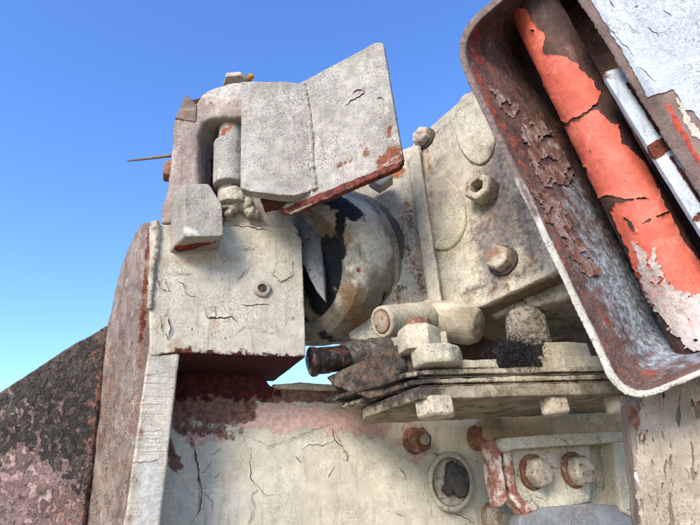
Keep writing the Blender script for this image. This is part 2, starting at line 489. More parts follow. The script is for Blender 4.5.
# ---------------------------------------------------------------- materials
M = {}
M['block'] = layered('cream_paint_on_cast_block', 'c6beac', 'b2aa99', grit=.45, grain=.55, drip=.4, bump=.8, crack=.0, mott=.35, layers=[
    dict(col='9b8468', col2='7c6750', spots=spots(PB, [(160, 262, 230, 258, 14, .35), (152, 240, 160, 330, 12, .3), (176, 346, 186, 352, 13, .55), (180, 345, 215, 352, 16, .3), (215, 322, 214, 326, 6, .4), (240, 240, 290, 300, 40, .12), (280, 225, 235, 222, 8, .3)]), thr=.78, scale=40, sharp=5, depth=0, op=.6, rough=.8),
    rust(spots(PB, [(178, 351, 190, 352, 7, .5), (215, 356, 300, 362, 5, .45), (215, 318, 214, 312, 4, .35)]), .82, scale=60),
    dict(col='4a1812', col2='260d0b', spots=[(PB.at(182, 353) + BK * .11 - UP * .03, PB.at(304, 358) + BK * .11 - UP * .03, .121, 5)], thr=.75, scale=50, sharp=10, depth=-.001, rim=.0)])
M['strip'] = layered('worn_steel_strip', 'c2bbab', 'a39c8e', grit=.45, mott=.5, rough=.5, streak=((6, 6, 330), '5d574f', .8), layers=[
    dict(col='c8c1ae', col2='b5ad9b', spots=spots(PB, [(150, 300, 165, 345, 16, .5)]), thr=.72, scale=30, depth=.0006, rough=.75, sharp=10),
    dict(col='b4b1aa', col2='96938e', spots=spots(PB, [(150, 470, 145, 530, 22, .4)]), thr=.74, scale=45, depth=0, sharp=6, rough=.5),
    rust(spots(PB, [(149, 360, 130, 520, 5, .25)]), .82)])
M['web'] = layered('weathered_brown_web', '8d796d', '735c50', grain=.9, grit=.7, mott=.6, gritcol='4b2f28', streak=((60, 60, 9), '5d4138', .7), layers=[
    dict(col='a39a92', col2='8d837b', thr=.62, scale=14, sharp=8, depth=.0004), rust(spots(PWEB, [(148, 235, 128, 500, 6, .3)]), .72, scale=34)])
M['gusset'] = layered('black_lichened_red_plate', '80695d', '5c4b42', grain=1.0, drip=.5, grit=.9, gritcol='241c18', gritscale=170, mott=.8, bump=1.6, layers=[
    dict(col='b59c94', col2='906c63', spots=spots(PG, [(10, 450, 60, 490, 60, .28), (0, 420, 40, 520, 70, .2)]), thr=.66, scale=42, sharp=9, depth=.0005),
    dict(col='986a5c', col2='704a3f', spots=spots(PG, [(101, 350, 88, 525, 13, .5), (60, 515, 90, 520, 14, .4)]), thr=.75, scale=48, sharp=8, depth=.001),
    dict(col='4a4238', col2='2a2520', op=.85, spots=spots(PG, [(70, 360, 10, 400, 46, .3), (80, 420, 70, 480, 34, .2), (104, 340, 92, 480, 5, .25)]), thr=.65, scale=50, sharp=4, depth=.0004)])
M['knuckle'] = layered('worn_cast_knuckle', 'b0a294', '92837a', streak=((70, 70, 9), '6a5040', .6), grain=.8, grit=.65, gritcol='4a3028', mott=.5, layers=[
    dict(col='bdb6ad', col2='9d948b', spots=spots(Plane(W(215, 105, 1.02)), [(217, 101, 245, 93, 22, .6), (180, 150, 178, 170, 10, .35)]), thr=.74, scale=60, sharp=4, depth=.0003),
    rust(spots(Plane(W(215, 105, 1.02)), [(208, 98, 212, 112, 12, .42), (238, 96, 240, 115, 5, .45)]), .74, scale=50, col='8a4a33', col2='55281c'),
    dict(col='54332a', col2='2c1a16', spots=spots(Plane(W(205, 150, 1.12)), [(205, 150, 205, 195, 12, .6)]), thr=.73, scale=45, sharp=9)])
M['lug'] = layered('grey_gritty_lug', 'aea89b', '9a9487', grit=.75, gritscale=280, gritcol='4d463c', grain=.9, mott=.3, layers=[
    dict(col='cfcdc4', col2='bdbab0', spots=spots(Plane(W(205, 235, .94)), [(188, 231, 222, 232, 10, .4)]), thr=.76, scale=90, sharp=6, depth=.0004),
    rust([(W(182, 249, .99), W(216, 249, .99), .022, 1.0)], .8, scale=60, col='8c2a1c', col2='3a1410')])
M['flap'] = layered('gritty_pale_grey_paint', 'b3ada3', '9c968c', grit=.8, gritscale=230, gritcol='4a433b', mott=.6, bump=1.3, grain=.8, drip=.35, layers=[
    rust(spots(PR, [(396, 150, 384, 160, 15, .6), (390, 128, 389, 136, 6, .5), (362, 146, 366, 156, 10, .42), (336, 166, 350, 161, 8, .42), (380, 168, 400, 158, 9, .5), (318, 188, 322, 186, 5, .4), (345, 104, 362, 92, 5, .22)]), .86, scale=80, sharp=9, halo=.6, col='8a5038', col2='5a3022'),
    dict(col='74382a', col2='351812', spots=[(PR.at(283, 215, -.011), PR.at(403, 167, -.011), .0165, 1.8)], thr=.8, scale=60, sharp=12, halo=.3)])
M['pin'] = layered('gritty_pin_sleeve', 'b5afa5', 'a19b91', grit=.75, gritscale=270, gritcol='4f463c', grain=.9, mott=.3, layers=[rust(spots(Plane(W(225, 130, 1.02)), [(222, 132, 230, 126, 9, .42)]), .8, scale=60, col='9b5a3e', col2='6d3a28')])
M['crust'] = layered('crusted_cream_paint', 'c3bba8', 'a79d8a', grit=.6, bump=1.8, mott=.5, layers=[rust((), .7, scale=60, col='8a5a40', col2='54301f')])
M['rust'] = layered('flaking_dark_rust', '5b3124', '3b1d15', grit=.6, gritcol='1c0f0b', mott=.9, bump=1.8, layers=[dict(col='7c4a38', col2='663222', thr=.58, scale=60, sharp=8, depth=.0006)], rough=.9)
M['rustnut'] = layered('rusty_nut', '9c6a50', '734633', grit=.6, gritcol='25130d', mott=.8, bump=1.5, layers=[dict(col='a08a76', col2='86705d', thr=.58, scale=80, sharp=8, depth=.0006)], rough=.85)
M['palebolt'] = layered('pale_dirty_bolt', 'cbc3b0', 'ada38f', grit=.5, mott=.6, bump=.35, wear=.7, wearcol='7a5038', layers=[rust((), .62, depth=-.0003, scale=90, col='6e4a37', col2='4a2f22')], rough=.6)
M['stud'] = layered('scuffed_stud', 'd6cbb6', 'bdae95', grit=.2, mott=.4, rough=.4, layers=[rust((), .7, scale=90)])
DC = W(334, 266, 1.31); DM = mpp(DC)
PD = Plane(DC, n=(CAM - DC))
M['black'] = layered('black_grease', '1c1c20', '101014', grit=.4, gritcol='3a3734', mott=.6, rough=.45, bump=1.5)
M['blade'] = layered('pale_blue_grey_blade', '868a8c', '6a6e70', grit=1, gritcol='26272b', gritscale=110, mott=.3, layers=[rust((), .76, scale=70)])
M['housing'] = layered('cream_cast_housing', 'c8c0aa', 'b3a993', grain=.8, drip=.4, grit=.7, gritcol='4e4034', gritscale=260, mott=.45, bump=1.3, layers=[
    dict(col='766c6c', col2='4a4344', spots=spots(PH, [(440, 160, 430, 180, 12, .3), (492, 175, 505, 240, 30, .5), (482, 225, 495, 280, 26, .42), (515, 200, 535, 255, 18, .45), (500, 165, 495, 150, 14, .5), (432, 165, 436, 260, 8, .3), (470, 290, 540, 268, 9, .35), (470, 105, 430, 140, 8, .25)]), thr=.74, scale=70, sharp=4, depth=.0006, op=.85),
    rust(spots(PH, [(506, 272, 508, 292, 9, .3), (427, 150, 430, 170, 6, .3), (488, 208, 489, 226, 8, .3), (462, 232, 448, 252, 5, .25)]), .82, scale=80, sharp=5, halo=.7, op=.8),
    dict(col='b3935a', col2='96733f', spots=spots(PH, [(455, 246, 448, 262, 6, .35), (482, 160, 492, 150, 4, .35)]), thr=.78, scale=50, sharp=5, depth=0, op=.7),
    dict(col='6d4f38', col2='4b3424', spots=[(PH.at(480, 312, -.12) - UP * .03, PH.at(570, 266, -.12) - UP * .03, .13, 3)], thr=.72, scale=36, sharp=6, depth=0, op=.8)])
PF = Plane(W(405, 250, 1.21), -10)
M['flange'] = layered('cream_flange_rust_specks', 'cbc4b0', 'b7ae9b', drip=.5, grain=.7, grit=.55, gritcol='5a4736', mott=.4, layers=[
    rust(spots(PF, [(408, 205, 412, 225, 10, .3), (418, 270, 422, 290, 9, .3), (398, 215, 420, 290, 16, .2), (395, 320, 400, 290, 12, .3)]), .78, scale=95, col='8c5f42', col2='5b3a28'),
    rust(spots(PF, [(380, 178, 400, 172, 10, .5)]), .8, col='a5643f', col2='7a4a2c', scale=60)])
M['boss'] = layered('tan_cast_boss', 'a3967c', '867a62', grit=.5, mott=.5, layers=[dict(col='c8c0aa', col2='b3a993', thr=.55, scale=14, sharp=4, depth=0)])
M['ridge'] = layered('cream_flange_edge', 'c8bfa8', 'b3a992', grit=.5, mott=.5, crack=.0, drip=.5, layers=[rust((), .75, scale=80)])
GS = [(W(318, 386, 1.18), W(404, 376, 1.02), .07, .75), (W(404, 376, 1.0), W(424, 386, .97), .045, .5), (W(412, 410, .99), W(424, 404, .99), .022, .4)]
M['stack'] = layered('layered_cream_plates', 'bdb29c', '9c917c', grit=.7, mott=.6, gritcol='4a3d30', bump=1.4, crack=.9, crackscale=34, streak=((20, 20, 240), '7d715f', .7), layers=[
    dict(col='38322f', col2='1f1c1b', spots=GS, thr=.76, scale=50, sharp=6, depth=.0006), dict(col='5f5040', col2='3a2f24', thr=.58, scale=30, sharp=6, depth=-.0006)])
M['stackgrime'] = layered('grimed_plate_end', '7a6d60', '574c42', grit=.9, gritcol='1d1814', gritscale=200, mott=.9, bump=1.8, grain=1.0, layers=[dict(col='322d2c', col2='1c1a1b', thr=.5, scale=40, sharp=5, depth=.0008), rust((), .66, scale=60)])
M['shelf'] = layered('dirty_underside_plate', 'a39a86', '857a66', grit=.7, mott=.6, gritcol='3a2f26', bump=1.5, layers=[
    dict(col='6d6046', col2='52462f', thr=.56, scale=26, sharp=6, depth=0), dict(col='4a4038', col2='2d2723', spots=GS, thr=.68, scale=40, sharp=7, depth=.0008)])
M['grime'] = layered('grease_and_dust', '5b544e', '3d3935', grit=.9, gritcol='15130f', gritscale=190, mott=.9, bump=2.2, layers=[dict(col='9a8f86', col2='7b7068', thr=.62, scale=60, sharp=7, depth=.001), dict(col='6d4a3c', col2='4c3026', thr=.66, scale=45, sharp=7, depth=.0)])
M['wall'] = layered('pale_green_grey_wall_paint', 'cac2ae', 'bab29e', grain=.3, drip=.3, bump=.6, grit=.1, gritcol='4a3a2e', gritscale=200, mott=.3, crack=0, crackscale=11, layers=[
    dict(col='d5cfbf', col2='c6bfae', thr=.6, scale=10, sharp=5, depth=0, op=.6),
    dict(col='c4a698', col2='b18b7e', spots=spots(PW, [(250, 415, 380, 420, 26, .6), (190, 438, 220, 436, 13, .45), (400, 442, 410, 446, 22, .4), (430, 470, 440, 505, 9, .45), (445, 512, 462, 512, 6, .35), (410, 432, 420, 452, 18, .5), (480, 450, 494, 480, 10, .3)]), thr=.8, scale=26, sharp=11, depth=-.0006, rim=.3, rimcol='7d5a4a'),
    dict(col='7a5a4c', col2='54382e', spots=spots(PW, [(170, 405, 240, 405, 30, .7), (180, 430, 235, 432, 18, .38), (250, 395, 400, 396, 11, .8), (160, 420, 176, 470, 10, .5)]), thr=.8, scale=40, sharp=11, depth=-.001, rim=.2),
    rust(spots(PW, [(190, 436, 198, 470, 4, .42), (198, 470, 200, 510, 4, .4), (251, 450, 252, 482, 3, .36), (334, 430, 346, 456, 4, .36), (414, 450, 415, 462, 6, .3), (476, 450, 478, 470, 6, .3)]), .88, scale=70, sharp=6, halo=.5, op=.8),
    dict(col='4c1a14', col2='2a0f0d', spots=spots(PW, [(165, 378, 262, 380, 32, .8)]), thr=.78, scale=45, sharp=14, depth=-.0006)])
M['rearbrown'] = layered('brown_rear_panel', '7d5c3c', '5b4029', grit=.8, mott=.8, bump=1.6)
M['crackdark'] = layered('bare_rust_in_crack', '3a2218', '20120d', grit=.2, mott=.5)
M['ring'] = layered('port_ring_paint', 'c2bea9', 'aca690', grit=.5, mott=.4, layers=[rust((), .68, scale=60, col='96573f', col2='6a3b2a')])
M['mud'] = layered('dark_mud', '57504a', '3a3430', grit=.7, gritcol='15130f', mott=.8, bump=2.2)
M['angle'] = layered('pale_grey_bracket_paint', 'cfc8b5', 'bcb4a0', grit=.3, mott=.35, crack=.6, crackscale=18, layers=[
    dict(col='b66a55', col2='9a4a38', thr=.76, scale=30, sharp=10, depth=-.0006), rust((), .8, scale=50)])
M['redflange'] = layered('red_oxide_flange', 'b0796a', '96604f', grit=.4, mott=.5, layers=[dict(col='cbbcae', col2='b8ab9d', thr=.52, scale=36, sharp=9, depth=.0008), rust((), .75)])
M['ledge'] = layered('blue_grey_ledge', '8f959a', '7a7d80', grit=.5, mott=.4, layers=[rust((), .72, scale=30)])
M['beige'] = layered('tan_dusty_bar', 'c2ab80', 'a89067', grit=.4, mott=.4)
VC0 = W(596, 172, .98) - PC.at(530, 200)
M['channel'] = layered('flaking_channel_interior', '75584e', '553f38', grain=.9, grit=.6, gritcol='1d1412', mott=.9, bump=1.8, layers=[
    dict(col='8a2a1e', col2='5a1712', spots=spots(PC, [(500, 30, 520, 40, 55, .5), (475, 60, 500, 110, 30, .35)]), thr=.76, scale=22, sharp=6, depth=0),
    dict(col='96503a', col2='6e3425', spots=spots(PC, [(500, 90, 540, 150, 30, .2)]), thr=.6, scale=30, sharp=10, depth=.0008),
    dict(col='9a8f8c', col2='7c7577', spots=spots(PC, [(525, 120, 545, 170, 16, .3), (560, 220, 600, 290, 26, .18)]), thr=.66, scale=36, sharp=11, depth=.0012, rim=.3),
    dict(col='a2adb5', col2='626a70', spots=[(A + VC0 * .45, B + VC0 * .45, r_ + .03, s_) for (A, B, r_, s_) in spots(PC, [(600, 300, 660, 375, 80, .5), (560, 200, 620, 320, 50, .34)])], thr=.72, scale=46, sharp=4, depth=.0003, op=.9)])
M['rim'] = layered('channel_rim_paint', 'c6c1b4', 'aca79b', grit=.7, gritcol='4a3a30', mott=.3, layers=[
    dict(col='76655f', col2='574843', spots=spots(PC, [(500, -5, 462, 50, 18, .8), (462, 60, 515, 170, 18, .8), (515, 170, 535, 215, 8, .4)]), thr=.74, scale=30, sharp=4, depth=0),
    rust(spots(PC, [(680, 392, 760, 365, 14, .5)]), .76, scale=40)])
PO = Plane(W(600, 160, .9), 0)
M['pole'] = layered('brown_bare_pole', '5f3f33', '3f281f', grit=.6, gritcol='22140f', mott=.8, bump=1.6, streak=((30, 30, 8), '8d6a58', .5), layers=[
    dict(col='c9c2ba', col2='a49b95', spots=[(W(650, 270, .86), W(700, 350, .84), .05, .6)], thr=.74, scale=40, sharp=8, depth=.0006),
    dict(col='7a8794', col2='56606b', spots=[(W(605, 215, .86), W(645, 330, .84), .025, .5)], thr=.74, scale=60, sharp=6, depth=.0004)])
M['orange'] = layered('faded_coral_paint', 'dc7460', 'cc5b45', grit=.3, gritcol='7a2a1c', mott=.3, bump=.6, grain=.35, drip=.15, rough=.6, layers=[
    rust((), .76, scale=60, sharp=7, halo=.6, halocol='a8402c'), dict(col='a85a48', col2='8f4636', thr=.58, scale=14, sharp=4, depth=0, op=.6), dict(col='e89a8a', col2='de8674', spots=spots(PO, [(520, 40, 560, 110, 30, .3)]), thr=.7, scale=16, sharp=5, depth=0),
    dict(col='c8bfb8', col2='b09f97', spots=spots(PO, [(630, 235, 700, 310, 30, .38), (560, 60, 600, 110, 16, .15)]), thr=.74, scale=60, sharp=7, depth=.0008)])
M['plate'] = layered('brown_primed_plate', '8a746b', '6f5a53', grit=.5, gritcol='33231d', mott=.5, layers=[
    dict(col='b04a36', col2='8a3526', spots=spots(PP, [(668, 106, 704, 172, 5, .6)]), thr=.82, scale=60, sharp=8, depth=.0004), rust((), .74)])
M['white'] = layered('chalky_white_paint', 'b9c0c8', 'aab2ba', grit=.35, gritcol='77727a', mott=.35, bump=1.0, grain=.6, crack=.0)
ry0 = PP.at(640, 110).y + .032
M['rail'] = layered('pale_rail_paint', 'cdd4dc', 'bcc5ce', rough=.85, grit=.4, gritcol='33373d', mott=.25, layers=[
    rust([(W(640, 158, ry0), W(668, 143, ry0), .018, 1.4), (W(628, 84, ry0), W(660, 134, ry0), .006, .7), (W(672, 158, ry0), W(712, 220, ry0), .006, .6), (W(690, 225, ry0), W(700, 215, ry0), .01, .5)], .82, scale=70, sharp=20), dict(RUST, spots=[(W(596, 62, .6), W(596, 62, .9), .045, .9)], thr=.8, scale=60)])
M['postpaint'] = layered('grey_post_paint', 'b5a692', '9c8d7a', grit=.4, mott=.5, drip=.6, grain=.6, layers=[rust((), .76, scale=46)])
M['post'] = layered('grey_flaking_post', '96877c', '78675c', grit=.5, gritcol='3a302c', mott=.5, streak=((70, 70, 10), '5d4d45', .7), layers=[
    rust(spots(PQ, [(632, 410, 655, 450, 12, .35), (650, 440, 660, 470, 6, .25), (700, 400, 690, 395, 12, .4)]), .74, scale=46, col='8d5a44', col2='5a3628'),
    dict(col='d9dadb', col2='c9cacb', spots=spots(PQ, [(634, 474, 640, 482, 7, .45), (680, 470, 690, 500, 14, .2)]), thr=.8, scale=60, sharp=14, depth=.0006)])
M['rubber'] = layered('oily_rubber', '2b2320', '191516', grit=.3, mott=.6, rough=.3, bump=1.0, layers=[rust((), .68, scale=60)])
M['pinkgrease'] = layered('pinkish_grease', '564a48', '383231', grit=.5, mott=.8, rough=.5, bump=1.6)
M['spike'] = layered('brown_wire', '8a7358', '6a553f', grit=.3, mott=.4)
M['bristle'] = layered('black_bristles', '2b282a', '1a181b', grit=0, mott=.5)
M['fluff'] = layered('oily_matted_dust', '2d2b2d', '1b1a1d', grit=.8, gritcol='4a4542', gritscale=300, mott=.8, bump=2.5, grain=1.2)
M['dust'] = layered('dust_caked_knob', '9c9284', '7d7264', grit=.8, gritcol='2d261f', gritscale=140, mott=.7, bump=2.6, layers=[dict(col='5c4d3c', col2='41352a', thr=.6, scale=90, sharp=8, depth=-.001)])
gm = layered('sandy_ground', 'bfae90', 'a8977a', grit=.4, mott=.4, gritscale=60, bump=.5)

# ---------------------------------------------------------------- ground
bm = bmesh.new(); q = 400
bm.faces.new([bm.verts.new(p) for p in ((-q, -q, 0), (q, -q, 0), (q, q, 0), (-q, q, 0))])
g = plain('ground', bm, gm, None); g['kind'] = 'structure'; g['label'] = 'sandy ground under the machine'

def drop(p, z=0.0): return Vector((p.x, p.y, z))

# ---------------------------------------------------------------- lower wall
t = thing('frame_wall', 'pale cracked painted steel wall plate with rusty bolts below the hinge', 'steel wall', drop(PW.at(400, 525)))
f = [PW.at(*p) for p in ((140, 368), (240, 368), (262, 374), (271, 386), (300, 387), (375, 389.5), (420, 391), (690, 398), (690, 525))]
wp = [*f, drop(f[-1]), drop(PW.at(120, 525)), PW.at(120, 525)]
wall = solid('wall_plate', prism(wp, -PW.n * .03), M['wall'], t, bevel=.003, voxel=.0035, disp=((.09, .006), (.02, .0012)))
WB = bvh(wall)
f = [PW.at(*p, .012) for p in ((272, 384), (300, 382.5), (378, 385), (378, 392), (300, 389), (276, 388))]
solid('top_lip', prism(f, -PW.n * .035), M['ridge'], t, bevel=.003, voxel=.0025, disp=((.03, .004), (.01, .002)))
# cream coat standing proud of the pink primer
coat = paint_layer('paint_layer', [(245, 432), (262, 436), (285, 442), (310, 432), (332, 424), (352, 433), (395, 452), (420, 470), (428, 500), (440, 540), (205, 540), (204, 495), (198, 455), (200, 445), (225, 450)],
            WB, M['wall'], t, .0012, 1.6, 3.0, .10, .001, seed=3)
WB = bvh([wall, coat])
CM = [M['crackdark'], M['wall']]
for i, (pl, wd) in enumerate([
    ([(186, 432), (193, 440), (196, 455), (199, 475), (202, 492), (200, 510), (190, 524)], 2.2),
    ([(252, 447), (250, 462), (251, 480), (259, 487), (267, 496), (274, 494)], 1.4), ([(255, 510), (248, 525)], 1.3), ([(246, 436), (258, 441), (268, 446), (284, 441), (300, 436), (318, 428), (332, 424)], 1.2), ([(186, 432), (180, 428)], 1.4), ([(196, 432), (206, 428), (216, 430), (226, 434)], 1.2),
    ([(332, 424), (335, 440), (346, 452), (348, 461), (340, 459)], 1.5), ([(333, 466), (329, 478)], 1.6),
    ([(295, 456), (302, 463)], 1.2), ([(212, 456), (222, 448)], 1.4), ([(214, 478), (220, 473)], 1.2),
    ([(399, 468), (405, 476), (405, 480)], 1.6), ([(432, 452), (444, 460)], 1.5), ([(450, 512), (468, 519), (474, 525)], 1.8),
    ([(199, 475), (206, 470), (212, 462)], 1.0), ([(202, 492), (212, 500), (214, 512)], 1.0), ([(259, 487), (252, 496), (254, 510)], 1.0), ([(335, 440), (322, 446), (310, 444), (300, 450)], 1.0), ([(396, 512), (402, 517)], 1.2)]):
    crack(pl, WB, CM, t, wd, 2.6, .0015, 1 if i % 2 else -1, i * 3.1)
for (x, y, r, wsh, st) in ((414, 441, 12.5, 0, 5), (477, 438, 12, 0, 5), (493, 518, 14, 15, 6)):
    c = PW.at(x, y); k = mpp(c)
    ax = (PW.n + Vector((.42, -.1, -.05))).normalized()
    bolt(t, c, ax, r * k, r * k * 1.2, M['rustnut'] if y < 500 else M['palebolt'], washer=r * 1.04 * k, stud=(st * k, 4 * k), studmat=M['stud'], rot=.3)
c = PW.at(451, 482); k = mpp(c); ax = (PW.n + Vector((.36, 0, .0))).normalized()
def ell(rx, ry, off, rot=-.12): return [PW.at(451 + rx * math.cos(a) * math.cos(rot) - ry * math.sin(a) * math.sin(rot), 482 + rx * math.cos(a) * math.sin(rot) + ry * math.sin(a) * math.cos(rot), off) for a in [2 * math.pi * q / 48 for q in range(48)]]
R0 = ell(23, 31, -.006)
ring = solid('port_ring', loft([R0, ell(22.5, 30.5, .016), ell(21, 29, .020), ell(18.5, 25, .020), ell(17, 23.5, -.006), R0], cap=False), M['ring'], t, bevel=0, voxel=.002, smooth=1, disp=((.03, .005), (.008, .0012)))
solid('port_floor', loft([ell(18, 25, -.005), ell(18, 25, .004)]), M['palebolt'], ring, bevel=0, voxel=.003, disp=((.02, .006),))
bm = bmesh.new()
for (dx, dy, rr) in ((3, -2, 11), (0, -12, 8), (8, 6, 9), (-4, 8, 6), (6, -8, 8)):
    bmesh.ops.create_icosphere(bm, subdivisions=3, radius=rr * k, matrix=Matrix.Translation(PW.at(452 + dx, 482 + dy, .012)))
solid('mud_plug', bm, M['mud'], ring, bevel=0, voxel=.0025, disp=((.015, .008), (.005, .003)))

# ---------------------------------------------------------------- hinge bracket
t = thing('hinge_bracket', 'cream cast hinge bracket with stop lug, set screw and upright strip at left', 'hinge bracket', drop(PB.at(140, 525)))
bp_ = roundpoly([(150, 224), (288, 227), (302, 238), (306, 358), (186, 353, 10), (150, 356)], 3, 4)
block = solid('block', prism([PB.at(*p) for p in bp_], BK * .22), M['block'], t, bevel=.0022, voxel=.0024, smooth=1, disp=((.09, .003), (.015, .0009)))
f = [PB.at(*p, -.002) for p in ((149, 345), (178, 345), (180, 356), (178, 370), (160, 530))]
f += [drop(f[-1]), drop(PB.at(123, 530, -.002)), PB.at(123, 530, -.002)]
strip = solid('upright_strip', prism(f, BK * .05), M['strip'], t, bevel=.003, voxel=.003, disp=((.07, .004), (.012, .001)))
f = [PB.at(149, 222, -.006), PB.at(122, 530, -.006), drop(PB.at(122, 530, -.006)), drop(PWEB.at(80, 530)), PWEB.at(80, 530), PWEB.at(107, 325), PWEB.at(113, 298), PWEB.at(122, 262), PWEB.at(135, 231), PWEB.at(143, 222)]
web = solid('side_web', prism(f, Vector((.03, .012, 0))), M['web'], t, bevel=.004, voxel=.003, disp=((.06, .006), (.015, .0015)))
f = [PG.at(109, 323), PG.at(60, 352), PG.at(0, 391), PG.at(-60, 430), PG.at(-60, 560), drop(PG.at(-60, 560)), drop(PG.at(82, 530)), PG.at(82, 530)]
gus = solid('gusset', prism(f, Vector((.0, .022, 0))), M['gusset'], t, bevel=.003, voxel=.003, disp=((.05, .006), (.012, .002)))
GB_ = bvh(gus)
paint_layer('crust_layer', [(100, 332), (60, 358), (0, 396), (-10, 470), (20, 440), (60, 470), (88, 500), (96, 420)], GB_, layered('dark_crust', '4f463c', '2f2923', grit=.8, gritcol='16120f', mott=.9, bump=1.8, grain=1.0, layers=[dict(col='6d6152', col2='544a3e', thr=.6, scale=70, sharp=6, depth=.0005)]), t, .0010, .9, 9.0, .1, .0008, speck=.14, seed=21, sx=1.6, sy=1.2)
paint_layer('paint_layer', [(40, 400), (92, 450), (82, 525), (-5, 530), (-5, 410)], GB_, layered('dusty_pink_coat', '9c857a', '7c6258', grit=.8, gritcol='2f211c', mott=.9, bump=1.2, grain=.9), t, .0006, 1.0, 9.0, .1, .0004, speck=.05, seed=23, sx=1.5, sy=1.2)
WEBB = bvh(web)
paint_layer('paint_layer', [(147, 228), (123, 528), (86, 528), (108, 330), (122, 268), (138, 232)], WEBB, layered('grey_web_coat', '97877b', '7f6d61', grit=.6, gritcol='4a3229', mott=.7, grain=.9), t, .0006, 1.0, 3.0, .12, .0004, speck=.16, seed=25, sx=1.7, sy=.45)
# crusty weld along the top left edge of the block
pts = smoothpath([PB.at(x, y, .004) for x, y in ((155, 222), (156, 240), (153, 262), (151, 285), (150, 310))], 8)
solid('edge_crust', tube(pts, [.010 - .005 * i / len(pts) for i in range(len(pts))], 10), M['crust'], t, bevel=0, voxel=.0025, disp=((.01, .008),))
# stop lug
fr = [PB.at(*p, .075) for p in roundpoly([(184, 183), (209, 184), (222, 205), (224, 236), (184, 237)], 3.5, 3)]
bk = [PB.at(*p, -.005) for p in roundpoly([(172, 192), (208, 188), (222, 208), (218, 250), (168, 254)], 3.5, 3)]
lug = solid('stop_lug', loft([fr, bk]), M['lug'], t, bevel=.002, voxel=.002, smooth=1, disp=((.04, .003), (.008, .0009)))
# knuckle casting
PK = Plane(W(215, 110, 1.0), 4)
kn = [(203, 93), (213, 87), (228, 83), (248, 80), (248, 117), (226, 117), (212, 118), (203, 123), (198, 135), (198, 160), (199, 192), (196, 222), (160, 224), (162, 205), (167, 185), (170, 160), (172, 130), (174, 116), (185, 110), (197, 101)]
knuckle = solid('knuckle', prism([PK.at(*p) for p in kn], Vector((.0, .13, .012))), M['knuckle'], t, bevel=.009, voxel=.003, smooth=5, seg=3, disp=((.05, .008), (.015, .0015)))
solid('pointed_tab', prism([PK.at(*p, .004) for p in ((175, 118), (186, 94), (197, 104), (196, 122))], Vector((-.01, .03, 0))), M['web'], t, bevel=.002, voxel=.002, disp=((.02, .003),))
solid('knuckle_back', prism([PK.at(*p, -.125) for p in ((190, 100), (252, 84), (252, 222), (188, 226))], Vector((0, .02, 0))), M['rust'], t, bevel=.003, voxel=.003)
c = W(237, 86, 1.07)
solid('pin_cap', lathe(c, Vector((.1, 0, 1)), [(0, .042), (.016, .040), (.019, .034)], 6, .4), M['crust'], t, bevel=.002, voxel=.002, disp=((.02, .003),))
solid('rusty_plug', lathe(W(250, 78, 1.05), Vector((.6, -.6, .4)), [(-.005, .0085), (.010, .0085), (.012, .005)], 16), layered('orange_rust', 'c98a2e', '94591c', grit=.4, mott=.6), t, bevel=0, voxel=.0015, disp=((.008, .003),))
bolt(t, W(174, 172, 1.02), Vector((-1, -.25, .1)), 11 * mpp(W(170, 172, 1.05)), .022, M['rustnut'], rot=.2)
# pad between block top and flap, crusted weld lumps
pb = [(232, 200), (255, 191), (284, 208), (301, 234), (250, 232), (222, 226)]
pad = solid('pin_boss', prism([PB.at(*p, -.006) for p in pb], BK * .1), M['block'], t, bevel=.006, voxel=.0025, disp=((.03, .008), (.012, .002)))
bm = bmesh.new()
for (x, y, rr) in ((238, 203, 7), (246, 205, 8), (250, 212, 6), (243, 196, 7), (233, 208, 5), (256, 214, 4), (228, 214, 4)):
    bmesh.ops.create_icosphere(bm, subdivisions=3, radius=rr * .0024, matrix=Matrix.Translation(PB.at(x, y, .012)))
solid('weld_lump', bm, M['crust'], t, bevel=0, voxel=.002, disp=((.012, .006),))
c = PB.at(262, 289, .001); k = mpp(c)
ss = plain('set_screw', lathe(c, PB.n, [(-.006, 9 * k), (.004, 8.6 * k), (.006, 7.4 * k), (.006, 4.6 * k), (-.006, 4.2 * k)], 32, closed=True), M['block'], t, disp=(120, .0012))
plain('screw_socket', lathe(c, PB.n, [(-.006, 4.6 * k), (.001, 4.4 * k), (.003, 2 * k)], 6, .5), M['mud'], ss)
BB = bvh([block, pad]); CB = [M['crackdark'], M['block']]
for i, (pl, wd, sd_) in enumerate([
    ([(157, 276), (159, 287), (167, 293)], 1.8, 1), ([(176, 280), (183, 284), (187, 295), (198, 298)], 1.2, -1), ([(160, 316), (161, 328), (168, 338), (171, 330), (167, 317), (160, 315)], 1.5, 1),
    ([(204, 306), (208, 318), (217, 318), (232, 317), (238, 324)], 1.7, -1), ([(236, 281), (248, 269), (250, 267)], 1.3, 1), ([(240, 251), (246, 249), (255, 249)], 1.4, 1),
    ([(240, 305), (250, 306), (258, 305), (270, 304)], 1.4, -1), ([(236, 334), (244, 326), (260, 329), (272, 333)], 1.0, 1), ([(232, 225), (252, 228), (272, 231)], 1.4, -1), ([(168, 274), (192, 273)], 1.0, 1), ([(288, 318), (294, 316)], .9, 1)]):
    crack(pl, BB, CB, t, wd, 2.8, .0018, sd_, 40 + i * 2.3)
for q, pl_ in enumerate(([(161, 316), (167, 317), (170, 328), (168, 337), (162, 330)], [(158, 278), (165, 280), (168, 291), (160, 288)], [(206, 308), (214, 306), (216, 316), (209, 318)], [(276, 262), (291, 260), (293, 276), (280, 282), (272, 274)])):
    paint_layer('paint_flake', pl_, BB, M['block'], t, .0015, .8, 1.2, .2, .004, seed=30 + q)
BS = bvh(strip); CS = [M['crackdark'], M['strip']]
